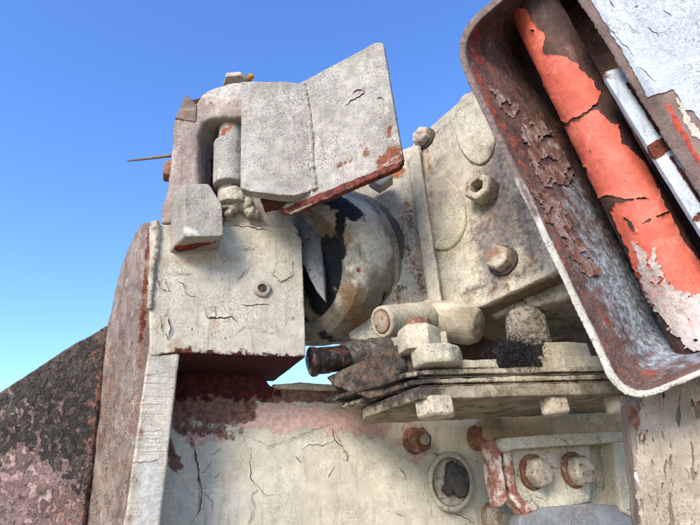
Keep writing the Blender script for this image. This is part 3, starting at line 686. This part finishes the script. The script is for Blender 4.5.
for i, (y, wd) in enumerate(((354, .5), (374, .4), (404, .4), (432, .6), (439, .5), (462, 1.6))):
    xl = 149 - (y - 240) * .09; crack([(xl + 2, y + 1), (xl + 12, y), (xl + 24, y - 1), (xl + 33 - (y - 352) * .03, y - 2)], BS, CS, t, wd, 1.6, .0005, 1, 70 + i, name='gouge')

# ---------------------------------------------------------------- hinge pin
t = thing('hinge_pin', 'gritty grey vertical pin and sleeve inside the hinge knuckle', 'hinge pin', W(232, 210, 1.03))
pa, pb_ = W(231, 108, 1.05), W(230, 192, 1.05); axp = Vector((pa.x - pb_.x, 0, pa.z - pb_.z)); Lp = axp.length; k = mpp(pb_)
solid('shaft', lathe(pb_, axp, [(-.06, 12 * k), (Lp, 12.5 * k)], 40), M['pin'], t, bevel=0, voxel=.0025, disp=((.03, .003), (.01, .0012)))
cs = W(229, 187, 1.035); Ls = (W(229, 145, 1.035) - cs).length
solid('sleeve', lathe(cs, axp, [(0, 15.5 * k), (Ls, 16 * k), (Ls + .004, 14 * k)], 40), M['pin'], t, bevel=.002, voxel=.0025, disp=((.03, .003), (.01, .0012)))
solid('collar', lathe(W(233, 200, 1.04), axp, [(-.02, 15 * k), (.018, 14 * k)], 32), M['crust'], t, bevel=0, voxel=.0025, disp=((.02, .006),))

# ---------------------------------------------------------------- hinge flap
t = thing('hinge_flap', 'pale gritty bent steel flap with rusted lower edge, swung out against the sky', 'hinge flap', PR.at(300, 205))
def leaf(rows, thick):
    """rows: top and bottom chains of points -> slab"""
    a, b = rows; n = len(a)
    vec = Vector((.10, 1, .0)).normalized() * thick
    ring_ = a + b[::-1]
    return prism(ring_, vec)
Lx = [241, 252, 265, 280, 294, 306, 312]
Ly = [.968, .952, .944, .94, .942, .95, .958]
a = [W(x, 81 + (x - 241) * .01 + (2 if x > 300 else 0), y) for x, y in zip(Lx, Ly)]
b = [W(x - 1 + (x - 241) * .06, 188 + [0, 3, 5, 7, 7, 3, 0][i], y) for i, (x, y) in enumerate(zip(Lx, Ly))]
lf = solid('wrapped_leaf', leaf((a, b), .03), M['flap'], t, bevel=.0028, voxel=.0022, smooth=1, seg=3, disp=((.06, .005), (.008, .0012)))
f = [PR.at(*p) for p in roundpoly([(298, 84), (376, 42, 4), (383, 42, 3), (403, 160, 5), (399, 167, 3), (290, 214, 2), (277, 212, 3), (300, 190)], 1.5, 3)]
rl = solid('swung_leaf', prism(f, -PR.n * .015), M['flap'], t, bevel=.0012, voxel=.0022, smooth=1, disp=((.08, .003), (.008, .0012)))
pts = smoothpath([PR.at(x, y, .002) for x, y in ((303, 84), (308, 112), (311, 140), (312, 165), (315, 190))], 10)
solid('weld_seam', tube(pts, [.0065 + .003 * mnoise.noise(Vector((i * .6, 1, 0))) for i in range(len(pts))], 8), M['flap'], t, bevel=0, voxel=.002, disp=((.01, .006),))
f = [PR.at(*p, .004) for p in ((258, 192), (300, 186), (312, 191), (300, 197), (262, 203))]
solid('curled_lip', prism(f, Vector((0, .05, .004))), M['rust'], t, bevel=.003, voxel=.002, disp=((.015, .006),))
RB = bvh([rl]); CF = [M['crackdark'], M['flap']]
for i, pl in enumerate(([(345, 107), (350, 101), (357, 99), (364, 94), (365, 88)], [(352, 95), (358, 90), (365, 92)], [(377, 99), (381, 98), (384, 101)])):
    crack(pl, RB, CF, t, 1.5, 3.4, .0024, -1, 90 + i)

# ---------------------------------------------------------------- spike
o = solid('metal_spike', tube([W(186, 154, 1.03), W(160, 157, 1.015), (W(140, 159.5, 1.01)), W(127, 161, 1.0)], [.0045, .004, .003, .0018], 8), M['spike'], None, bevel=0, voxel=.0012, disp=((.01, .001),))
o['label'] = 'thin brown metal spike sticking out left from the hinge knuckle'; o['category'] = 'spike'

# ---------------------------------------------------------------- coupling drum
t = thing('coupling_drum', 'oily tan round drum with black grease and painted-in deep shade, in the gap between bracket and housing', 'drum', DC - UP * 76 * DM)
dax = ((CAM - DC).normalized() * .79 - rt * .61).normalized(); r = 76 * DM
drum = solid('drum_shell', lathe(DC, dax, [(-.03, r * .9), (-.004, r * 1.015), (.010, r * 1.02), (.013, r * .975), (.020, r * .975), (.023, r), (.085, r * 1.0), (.12, r * .975), (.146, r * .91), (.158, r * .82), (.161, r * .75), (.156, r * .70), (.09, r * .68), (-.03, r * .66)], 72, closed=True), M['black'], t, bevel=0, voxel=.003, smooth=1, disp=((.12, .006), (.015, .0015)))
DB = bvh(drum)
remat(drum, layered('oily_tan_drum', 'b3ab9a', '938977', grit=.6, gritcol='2d241c', gritscale=330, mott=.7, rough=.95, grain=.9, drip=.4, layers=[
    dict(col='cfcabb', col2='b5af9f', spots=spots_on(DB, [(356, 205, 378, 250, 32, .6), (350, 240, 362, 280, 14, .3)]), thr=.72, scale=24, sharp=5, depth=0, rough=.9),
    dict(col='8b6238', col2='6c4827', spots=spots_on(DB, [(350, 295, 356, 325, 26, .45), (343, 250, 348, 238, 9, .45)]), thr=.76, scale=40, sharp=4, depth=0, rough=.55, op=.8),
    rust(spots_on(DB, [(338, 260, 358, 270, 6, .5), (341, 240, 345, 254, 8, .4)]), .84, scale=80, col='a05c34', col2='6d3a20'),
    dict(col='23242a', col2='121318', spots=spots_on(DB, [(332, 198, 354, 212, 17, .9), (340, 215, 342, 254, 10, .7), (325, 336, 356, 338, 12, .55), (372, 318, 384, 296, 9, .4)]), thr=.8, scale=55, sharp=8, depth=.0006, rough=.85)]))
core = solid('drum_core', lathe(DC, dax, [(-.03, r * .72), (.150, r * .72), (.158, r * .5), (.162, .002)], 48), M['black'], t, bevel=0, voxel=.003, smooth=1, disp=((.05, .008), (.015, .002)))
CB_ = bvh(core)
remat(core, layered('oily_drum_face_painted_shade', 'ab9d80', '8b7c5e', grit=.8, gritcol='241b14', gritscale=300, mott=.8, rough=.6, bump=1.5, layers=[
    dict(col='1b1c22', col2='0f1014', spots=spots_on(CB_, [(322, 200, 333, 262, 36, 1.2), (308, 260, 322, 298, 26, .9), (306, 318, 312, 330, 8, .4)]), thr=.76, scale=50, sharp=7, depth=.0008, rough=.85)]))  # near-black patches paint the deep shade between blade and drum into the colour
solid('gap_ring', lathe(DC, dax, [(-.05, r * 1.0), (-.02, r * 1.0), (-.02, r * .8), (-.05, r * .8)], 72, closed=True), layered('grey_seal', '77736a', '5f5b54', grit=.5), t, bevel=0, voxel=.003, disp=((.04,.003),))
f = [W(275, 200, 1.15), W(317, 198, 1.13), W(320, 235, 1.12), W(323, 270, 1.12), W(325, 302, 1.12), W(317, 292, 1.12), W(290, 240, 1.13)]
solid('guard_blade', prism(f, Vector((.004, .014, 0))), M['blade'], t, bevel=.002, voxel=.002, disp=((.04, .005),))

# ---------------------------------------------------------------- gear housing
t = thing('gear_housing', 'cream cast gear housing with round pads, plug and bolts beside the drum', 'gear housing', drop(PH.at(480, 310), W(480, 345, 1.1).z))
f = [PF.at(*p) for p in roundpoly([(352, 172), (404, 150), (422, 150), (447, 350), (380, 352), (368, 300), (400, 250), (385, 205)], 4, 3)]
solid('end_plate', prism([PF.at(*p) for p in ((345, 178), (404, 148), (424, 148), (450, 352), (400, 352), (348, 338))], Vector((.02, .06, 0))), M['flange'], t, bevel=.006, voxel=.0035, disp=((.07, .008), (.015, .0015)))
f = [(404, 148), (418, 144), (428, 210), (437, 270), (449, 350), (434, 350), (425, 280), (415, 210)]
ridge = solid('flange_edge', prism([PH.at(*p, .03) for p in f], Vector((.02, .06, 0))), M['ridge'], t, bevel=.004, voxel=.003, disp=((.04, .005), (.012, .0015)))
HV = -PH.n * .26
f = [PH.at(*p) for p in roundpoly([(412, 144), (424, 132), (466, 95), (520, 52), (572, 190), (570, 262), (553, 273), (475, 309), (440, 315)], 4, 3)]
box = solid('cast_box', prism(f, HV), M['housing'], t, bevel=.004, voxel=.0032, smooth=1, disp=((.08, .004), (.018, .0016)))
def pad_(name, cx, cy, rx, ry, hgt, rot=0):
    e = [(cx + rx * math.cos(a) * math.cos(rot) - ry * math.sin(a) * math.sin(rot), cy + rx * math.cos(a) * math.sin(rot) + ry * math.sin(a) * math.cos(rot)) for a in [2 * math.pi * i / 40 for i in range(40)]]
    return solid(name, prism([PH.at(*p, hgt) for p in e], PH.n * -(hgt + .01)), M['housing'], t, bevel=.006, voxel=.0028, disp=((.04, .004), (.012, .0012)))
pad_('round_pad', 474, 128, 20, 36, .009, -.15)
pad_('round_pad', 438, 212, 27, 38, .009, -.1)
for (x, y, rr, nm, hh) in ((425, 139, 10, 'bolt', 1.0), (503, 261, 13.5, 'bolt', 1.0)):
    c = PH.at(x, y, .002); k = mpp(c); bolt(t, c, PH.n, rr * k, rr * k * hh, M['palebolt'], rot=.4, washer=rr * 1.2 * k, washmat=M['grime'])
c = PH.at(487, 193, 0); k = mpp(c)
bolt(t, c, (PH.n + Vector((-.12, -.15, -.12))), 15.5 * k, 20 * k, M['palebolt'], name='drain_plug', socket=7.5 * k, rot=.25, washmat=M['mud'])
for (xa, ya, xb, yb) in ((419, 146, 448, 345),):      # weld beside the flange edge
    pts = [PH.at(xa + (xb - xa) * q / 40 + mnoise.noise(Vector((q * .5, 0, 3))) * 1.0 - 3 * math.sin(math.pi * q / 40), ya + (yb - ya) * q / 40, .014) for q in range(41)]
    solid('weld_bead', tube(pts, [.005 + .0025 * mnoise.noise(Vector((q * .9, 2, 0))) for q in range(41)], 8), M['crust'], t, bevel=0, voxel=.002, disp=((.01, .005),))
# lower ledge of the housing, receding underside
f = [PH.at(*p, -.05) for p in ((486, 300), (560, 268), (590, 254), (590, 292), (560, 300), (492, 318))]
solid('lower_ledge', prism(f, HV * .8), M['shelf'], t, bevel=.005, voxel=.004, disp=((.05, .008), (.015, .002)))
c1, c2 = W(438, 320, 1.14), W(474, 325, 1.10)
bs = (c2 - c1); k = mpp(c2)
solid('boss', lathe(c1, bs, [(-.03, 21 * k), (bs.length * .8, 21 * k), (bs.length * .95, 20 * k), (bs.length + .012, 16 * k), (bs.length + .016, 8 * k)], 36), M['boss'], t, bevel=0, voxel=.003, disp=((.03, .003),))
c1, c2 = W(420, 318, 1.10), W(381, 322, 1.03); bs = c2 - c1; k = mpp(c2)
ps = solid('pipe_stub', lathe(c1, bs, [(-.02, 17 * k), (bs.length - .003, 16.5 * k), (bs.length, 15 * k), (bs.length, 12.5 * k), (bs.length - .004, 12 * k), (bs.length - .004, .001)], 40), M['ridge'], t, bevel=0, voxel=.002, disp=((.03, .003),))
plain('end_cap', lathe(c1, bs, [(bs.length - .008, 11.4 * k), (bs.length + .001, 11 * k), (bs.length + .003, 9 * k)], 32), M['palebolt'], ps, disp=(80, .001))
f = [W(368, 178, 1.16), W(388, 168, 1.15), W(394, 176, 1.14), W(380, 186, 1.15)]
solid('lifting_tab', prism(f, Vector((0, .04, 0))), M['flange'], t, bevel=.004, voxel=.002, disp=((.02, .004),))

f = [W(436, 296, 1.36), W(650, 285, 1.36), W(650, 372, 1.36), W(436, 366, 1.36)]
solid('rear_panel', prism(f, Vector((0, .03, 0))), M['rearbrown'], t, bevel=.003, voxel=.005, disp=((.05, .01), (.015, .003)))

# ---------------------------------------------------------------- clamped plate stack
t = thing('clamp_stack', 'stack of cream clamped plates and shims with nut on top, over the wall', 'clamp plates', W(500, 400, 1.05))
def plan(name, z0, z1, pts, mat, **kw):
    base = [Vector((p.x, p.y, z0)) for p in pts]
    d = dict(bevel=.0012, voxel=.0022, smooth=1, disp=((.05, .005), (.012, .0022))); d.update(kw)
    return solid(name, prism(base, UP * (z1 - z0)), mat, t, **d)
def fz(y, x=500, Y=.985): return W(x, y, Y).z
FL, FR = W(418, 390, .965), W(650, 390, 1.02)
bl, br = W(360, 418, 1.20), W(700, 418, 1.24)
plan('bottom_plate', fz(397), fz(384.5), [FL, FR, br, Vector((bl.x + .02, 1.215, 0)), bl, Vector((bl.x + .01, 1.13, 0))], M['shelf'])
plan('shim', fz(384), fz(382.6), [FL + Vector((.004, .006, 0)), FR + Vector((0, .005, 0)), br, Vector((FL.x, 1.2, 0))], M['stack'], voxel=.002, bevel=0, disp=((.05, .002),))
plan('middle_plate', fz(381.5), fz(376.5), [FL + Vector((-.01, .012, 0)), FL + Vector((.02, .004, 0)), FR + Vector((0, .003, 0)), br, W(350, 400, 1.2), W(338, 392, 1.17), W(372, 388, 1.08)], M['stack'], voxel=.002)
plan('shim', fz(375.5), fz(373.5), [FL + Vector((.006, .010, 0)), FR + Vector((0, .009, 0)), br, Vector((FL.x - .02, 1.2, 0))], M['shelf'], voxel=.002, bevel=0, disp=((.05, .002),))
plan('middle_plate', fz(373), fz(367.5), [FL + Vector((-.02, .02, 0)), FL + Vector((.02, .002, 0)), FR + Vector((0, .004, 0)), br, W(340, 396, 1.2), W(325, 388, 1.18), W(362, 380, 1.08)], M['stack'], voxel=.002)
plan('inner_core', fz(392), fz(360), [FL + Vector((.05, .03, 0)), FR + Vector((0, .03, 0)), br, Vector((FL.x + .03, 1.19, 0))], M['grime'], voxel=.004)
plan('top_plate', fz(366), fz(357), [FL + Vector((.06, .018, 0)), FR + Vector((0, .02, 0)), br, Vector((FL.x + .04, 1.22, 0))], M['ridge'])
plan('upper_bar', fz(368, 560), fz(352, 560), [W(531, 360, 1.0), W(640, 360, 1.04), W(640, 360, 1.12), W(531, 360, 1.1)], M['ridge'])
plan('upper_bar', fz(351, 560), fz(334, 560), [W(541, 345, 1.03), W(588, 345, 1.05), W(588, 345, 1.14), W(541, 345, 1.13)], M['ridge'])
wz0, wz1 = fz(364, 440, .95), fz(344, 440, .95)
plan('washer_block', wz0, wz1, [W(*p, 0.0001 + y) for (p, y) in (((411, 352), .975), ((425, 352), .935), ((450, 352), .935), ((461, 352), .965), ((461, 352), 1.05), ((415, 352), 1.05))], M['housing'], bevel=.006, seg=3)
cN = W(419, 343, .99); cN.z = wz1
nb = bolt(t, cN, Vector((.04, 0, 1)), 22 * mpp(cN), 24 * mpp(cN), M['ridge'], rot=.32, name='clamp_nut', stud=(13 * mpp(cN), 9 * mpp(cN)), studmat=M['rustnut'])
for (x, y, rr, Y) in ((434, 398, 21, 1.0), (552, 398, 15, 1.03), (615, 398, 13, 1.05)):
    c = W(x, y, Y); c.z = fz(397); k = mpp(c)
    bolt(t, c + UP * .002, Vector((0.03, 0, -1)), rr * k, 17 * k, M['palebolt'], rot=.25, washer=None)
# greasy arm on the left end
PGA = three(W(322, 380, 1.17), W(400, 345, 1.02), W(400, 372, 1.02))
solid('greasy_arm', prism([PGA.at(*p) for p in ((326, 377), (345, 368), (372, 356), (398, 344), (410, 346), (416, 362), (418, 390), (370, 398), (334, 386))], Vector((.01, .05, 0))), M['stackgrime'], t, bevel=.002, voxel=.0022, smooth=1, disp=((.04, .006), (.009, .003)))
bm = bmesh.new()
random.seed(3)
for i in range(16):
    x = 396 + random.random() * 22; y = 362 + random.random() * 28
    bmesh.ops.create_icosphere(bm, subdivisions=2, radius=(2.5 + 4 * random.random()) * .0021, matrix=Matrix.Translation(W(x, y, 1.0 + .03 * random.random())))
gl = solid('grease_lump', bm, M['grime'], t, bevel=0, voxel=.0025, disp=((.015, .01), (.006, .004)))

# ---------------------------------------------------------------- hose fitting
c1, c2 = W(346, 358, 1.17), W(309, 362, 1.14); bs = c2 - c1; k = mpp(c2); L_ = bs.length
t = thing('hose_fitting', 'dark oily rubber hose end poking out below the drum against the sky', 'hose', W(330, 380, 1.16))
solid('rubber_end', lathe(c1, bs, [(0, 13 * k), (L_ * .8, 13.5 * k), (L_ * .84, 15 * k), (L_ * .95, 15 * k), (L_, 12 * k), (L_ + .004, 6 * k)], 36), M['rubber'], t, bevel=0, voxel=.002, disp=((.02, .004),))
solid('greased_pipe', tube([W(342, 357, 1.18), W(358, 355, 1.19), W(392, 350, 1.2)], [14 * k, 15 * k, 15 * k], 20), M['grime'], t, bevel=0, voxel=.003, disp=((.02, .01),))

# ---------------------------------------------------------------- knob and bristles
t = thing('dusty_knob', 'round dust-caked knob standing on the stacked plates', 'knob', W(526, 345, 1.07))
c = W(526, 325, 1.07); k = mpp(c)
bm = bmesh.new(); bmesh.ops.create_icosphere(bm, subdivisions=4, radius=20 * k, matrix=Matrix.Translation(c))
bmesh.ops.create_cone(bm, segments=24, radius1=20 * k, radius2=20 * k, depth=26 * k, cap_ends=True, matrix=Matrix.Translation(c - UP * 14 * k))
solid('cap', bm, M['dust'], t, bevel=0, voxel=.0025, disp=((.02, .008), (.009, .007)))
plain('top_nut', lathe(c + UP * 15 * k, UP, [(0, 11 * k), (7 * k, 10 * k), (9 * k, 7 * k)], 6), M['dust'], t, disp=(90, .004))
bm = bmesh.new()
for i in range(40):
    x = 494 + random.random() * 44; y = 365 - random.random() * 20
    bmesh.ops.create_icosphere(bm, subdivisions=2, radius=(2 + 2.6 * random.random()) * .0022, matrix=Matrix.Translation(W(x, y, 1.0)))
solid('oily_fluff', bm, M['fluff'], t, bevel=0, voxel=.003, disp=((.02, .012), (.007, .006)))
random.seed(11); bm = bmesh.new()
for i in range(2600):
    x = random.gauss(518, 11); y = 353 + random.gauss(0, 7); Yb = 1.0 - .02 * random.random()
    p = W(x, y, Yb)
    d = Vector((random.gauss(.2, 1), random.gauss(-.4, .5), random.gauss(.35, .6))).normalized() * (.004 + .007 * random.random())
    s = d.cross(Vector((0, 1, .2))).normalized() * .0005
    vs = [bm.verts.new(q) for q in (p - s, p + s, p + d * .6 + s * .7 + UP * .001, p + d - UP * .003, p + d * .6 - s * .7 + UP * .001)]
    bm.faces.new(vs)
o = plain('bristle_tuft', bm, M['bristle'], None)
o['label'] = 'tuft of matted black bristles below the dusty knob'; o['category'] = 'bristles'; o['kind'] = 'stuff'

# ---------------------------------------------------------------- angle bracket, lower right
t = thing('angle_bracket', 'pale bolted bracket with red left flange under the plate stack', 'bracket', drop(PA.at(560, 525)))
f = [PA.at(*p) for p in ((509, 446), (590, 440), (592, 502), (545, 512), (528, 512), (514, 492))]
ap = solid('face_plate', prism(f, -PA.n * .02), M['angle'], t, bevel=.003, voxel=.0028, disp=((.05, .004), (.012, .0012)))
f = [PA.at(*p, .03) for p in roundpoly([(499, 438, 4), (560, 433), (634, 430), (634, 440), (590, 444), (516, 449), (507, 452), (501, 446)], 1.5, 2)]
solid('top_lip', prism(f, -PA.n * .06), M['angle'], t, bevel=.003, voxel=.0025, disp=((.04, .003),))
f = [PA.at(*p, .012) for p in ((490, 440), (499, 440), (504, 470), (508, 500), (502, 508), (495, 475))]
solid('side_flange', prism(f, -PA.n * .05), M['redflange'], t, bevel=.002, voxel=.0022, disp=((.03, .004),))
f = [PA.at(*p, .010) for p in ((503, 449), (511, 447), (517, 490), (533, 511), (526, 517), (511, 498))]
solid('inner_edge', prism(f, -PA.n * .04), M['redflange'], t, bevel=.002, voxel=.0022, disp=((.03, .004),))
f = [PA.at(*p, -.03) for p in ((588, 440), (640, 436), (640, 512), (588, 508))]
solid('recess_plate', prism(f, -PA.n * .02), M['angle'], t, bevel=.002, voxel=.003, disp=((.05, .004),))
f = [PA.at(*p, .02) for p in ((612, 438), (640, 436), (640, 520), (622, 512))]
solid('gusset_cheek', prism(f, -PA.n * .06), M['angle'], t, bevel=.003, voxel=.003, disp=((.04, .004),))
a0, a1 = PA.at(520, 507, -.01), PA.at(640, 505, -.01); b0, b1 = PA.at(520, 560, .09), PA.at(650, 560, .09)
f = [PA.at(*p, .012) for p in ((520, 516), (545, 507), (590, 503), (625, 506), (642, 516), (650, 560), (520, 560))]
solid('bottom_ledge', prism(f, -PA.n * .05), M['ledge'], t, bevel=.006, voxel=.003, disp=((.05, .006),))
f = [PW.at(*p, .06) for p in ((486, 418), (640, 410), (640, 432), (486, 437))]
solid('spacer_bar', prism(f, -PW.n * .055), M['beige'], t, bevel=.003, voxel=.003, disp=((.05, .004),))
for (x, y) in ((533, 472), (574, 470)):
    c = PA.at(x, y, .001); k = mpp(c)
    bolt(t, c, (PA.n + Vector((.32, 0, -.12))).normalized(), 14.5 * k, 15 * k, M['palebolt'], rot=.2, washer=17 * k, washmat=M['rustnut'])

# ---------------------------------------------------------------- channel frame
t = thing('slotted_channel', 'leaning open steel channel with rounded corners and flaking rusty inside', 'channel', PC.at(640, 398))
outer = [(447, 38), (622, 410), (840, 318), (640, -125)]
inner = [(455.5, 40.5), (626.5, 402), (830, 314), (634, -112)]
O = roundpoly(outer, 42, 10); I = roundpoly(inner, 36, 10)
VC = W(596, 172, .98) - PC.at(530, 200)
Of, If = [PC.at(*p) for p in O], [PC.at(*p) for p in I]
rimd = VC.normalized() * .006
ch = solid('channel_wall', loft([[p + rimd for p in Of], [p + VC for p in Of], [p + VC for p in If], [p + rimd for p in If], [p + rimd for p in Of]], cap=False), M['channel'], t, bevel=0, voxel=.003, smooth=2, disp=((.05, .006), (.012, .002)))
solid('rim', loft([Of, [p + rimd * 1.6 for p in Of], [p + rimd * 1.6 for p in If], If, Of], cap=False), M['rim'], t, bevel=0, voxel=.0022, smooth=3, disp=((.08, .003), (.01, .0008)))
solid('back_panel', prism([p + VC * .97 for p in Of], VC.normalized() * .012), M['channel'], t, bevel=0, voxel=.004, disp=((.05, .005),))
CHB = bvh(ch)
flk = layered('lifting_paint_flake', '8a6a62', '6a4238', grain=.9, layers=[dict(col='a89c98', col2='847876', thr=.55, scale=40, sharp=6, depth=.0006), rust((), .58, scale=50, sharp=8)], grit=.6, gritcol='2b1a16', mott=.7, bump=1.5)
paint_layer('paint_flake', [(519, 122), (535, 112), (548, 130), (560, 148), (572, 170), (568, 186), (556, 182), (545, 186), (536, 176), (526, 150)], CHB, flk, t, .0016, .9, 4.0, .12, .003, seed=1, speck=.35)
paint_layer('paint_flake', [(531, 190), (548, 192), (556, 200), (570, 228), (590, 258), (600, 275), (590, 278), (575, 262), (560, 240), (545, 215)], CHB, flk, t, .0016, .9, 4.0, .12, .003, seed=2, speck=.35)
paint_layer('paint_flake', [(486, 85), (500, 92), (520, 110), (512, 118), (498, 105)], CHB, flk, t, .0016, .9, 4, .12, .003, seed=5, speck=.35)
# rail
ry = PP.at(640, 110).y + .034
f = [W(602, 72, ry), W(624, 66, ry - .004), W(746, 252, ry - .004), W(722, 266, ry)]
t2 = solid('pale_rail', prism(f, Vector((.004, .014, 0))), M['rail'], None, bevel=.0012, voxel=.0016, smooth=1, disp=((.04, .0015),))
t2['label'] = 'pale painted rail with a rust band, seen between pole and white plate'; t2['category'] = 'rail'

# ---------------------------------------------------------------- painted pole
t = thing('painted_pole', 'round rusty pole with peeling coral red paint inside the channel', 'pole', W(705, 345, .86))
pa, pb_ = W(510, -40, PC.at(510, -40).y + .09), W(712, 352, PC.at(712, 352).y + .09); k = mpp((pa + pb_) / 2); pv = pa - pb_
pole = solid('pipe', lathe(pb_, pv, [(0, 25 * k), (pv.length, 25 * k)], 64), M['pole'], t, bevel=0, voxel=.0028, disp=((.06, .003), (.012, .0016)))
POB = bvh(pole)
poly1 = [(505, 14), (512, 28), (520, 46), (527, 64), (539, 82), (548, 104), (556, 117), (567, 123), (580, 115), (596, 106), (600, 92), (587, 76), (577, 65), (564, 57), (542, 54), (546, 36), (534, 24), (526, 10), (515, 6)]
poly2 = [(558, 124), (567, 126), (581, 119), (596, 110), (605, 118), (617, 126), (621, 143), (637, 157), (646, 166), (658, 192), (669, 214), (678, 231), (692, 255), (706, 276), (700, 300), (690, 300), (672, 296), (655, 306), (648, 300), (641, 286), (632, 258), (624, 240), (612, 212), (617, 203), (651, 199), (616, 198), (604, 195), (594, 199), (579, 186), (570, 156), (562, 134)]
paint_layer('paint_layer', poly1, POB, M['orange'], t, .0012, .7, 2.0, .13, .003, holes=[[(536, 80), (542, 84), (550, 98), (552, 106), (545, 102), (538, 92)], [(531, 30), (535, 31), (534, 34)]], seed=2)
paint_layer('paint_layer', poly2, POB, M['orange'], t, .0012, .7, 2.0, .13, .003, holes=[[(583, 168), (588, 166), (589, 173), (584, 176)], [(588, 150), (592, 149), (592, 154)], [(625, 218), (633, 222), (637, 232), (630, 230)], [(632, 229), (660, 214), (676, 210), (662, 217)]], seed=4)
paint_layer('paint_layer', [(634, 240), (642, 246), (648, 262), (655, 250), (660, 270), (670, 284), (690, 296), (705, 300), (720, 345), (690, 350), (668, 324), (650, 300), (640, 270)], POB, layered('chalky_lower_paint', 'd9cfc8', 'c0b0a8', grit=.5, mott=.5, layers=[dict(col='d98a78', col2='c97462', thr=.62, scale=40, sharp=6, depth=-.0004), rust((), .7, scale=50)]), t, .0034, .9, 5.0, .14, .001, seed=8, speck=.5)

# ---------------------------------------------------------------- pale plate, nearest
t = thing('white_plate', 'large chalky white painted plate with brown bare edge at upper right', 'steel plate', PP.at(700, 190))
f = [PP.at(*p) for p in ((584, -20), (900, -160), (900, 480), (716, 186))]
VP = W(571, 0, PP.at(592, 0).y + .025) - PP.at(592, 0)
pl = solid('plate', prism(f, VP), M['plate'], t, bevel=.003, voxel=.0028, disp=((.06, .004), (.012, .0012)))
PLB = bvh(pl)
paint_layer('paint_layer', [(584, -14), (600, 14), (620, 46), (635, 72), (648, 97), (661, 94), (672, 90), (679, 98), (684, 110), (694, 112), (720, 150), (780, 230), (890, 420), (890, -150), (640, -44)], PLB, M['white'], t, .0018, 1.4, 1.4, .13, .001, seed=6)
paint_layer('paint_layer', [(676, 98), (682, 104), (690, 120), (700, 132), (704, 142), (694, 138), (682, 118)], PLB, M['block'], t, .0012, .9, 2.5, .2, .001, seed=7)
PB2 = bvh([o for o in t.children if o.name.startswith('paint_layer')] + [pl]); CW = [M['crackdark'], M['white']]
for i, (p_, wd) in enumerate((([(609, 0), (614, 8)], 1.6), ([(616, 19), (628, 25), (634, 31), (642, 33)], 1.5), ([(605, 22), (614, 33), (625, 46), (634, 56)], 1.4), ([(633, 0), (638, 7), (634, 8)], 1.2), ([(646, 27), (660, 36)], .9), ([(652, 34), (664, 48), (676, 56)], .9), ([(638, 66), (656, 82)], .8), ([(690, 66), (700, 72)], .9), ([(662, 10), (672, 16)], .8))):
    crack(p_, PB2, CW, t, wd, 3.0, .0014, 1 if i % 2 else -1, 120 + i)

# ---------------------------------------------------------------- corner post
t = thing('corner_post', 'grey-brown flaking post at the lower right corner', 'post', drop(PQ.at(670, 525)))
f = [PQ.at(*p) for p in ((627, 402), (645, 392), (700, 372), (780, 340), (780, 525))]
f += [drop(f[-1]), drop(PQ.at(640, 525)), PQ.at(640, 525)]
po = solid('post_plate', prism(f, Vector((.01, .05, 0))), M['post'], t, bevel=.003, voxel=.0028, disp=((.05, .005), (.012, .0014)))
paint_layer('paint_layer', [(640, 396), (700, 374), (780, 342), (780, 560), (644, 560), (636, 470)], bvh(po), M['postpaint'], t, .0016, 1.1, 2.5, .12, .0025, speck=.44, seed=12, sx=1.5, sy=.42)
QB = bvh(po); CQ = [M['crackdark'], M['post']]
random.seed(5)
for i in range(16):
    x = 638 + random.random() * 50; y = 405 + random.random() * 90; l = 6 + random.random() * 16
    if x < 634 + (y - 400) * .1: continue
    crack([(x, y), (x + l * .18, y + l * .5), (x + l * .34, y + l)], QB, CQ, t, 1.2 + random.random(), 3, .0018, 1, 150 + i)
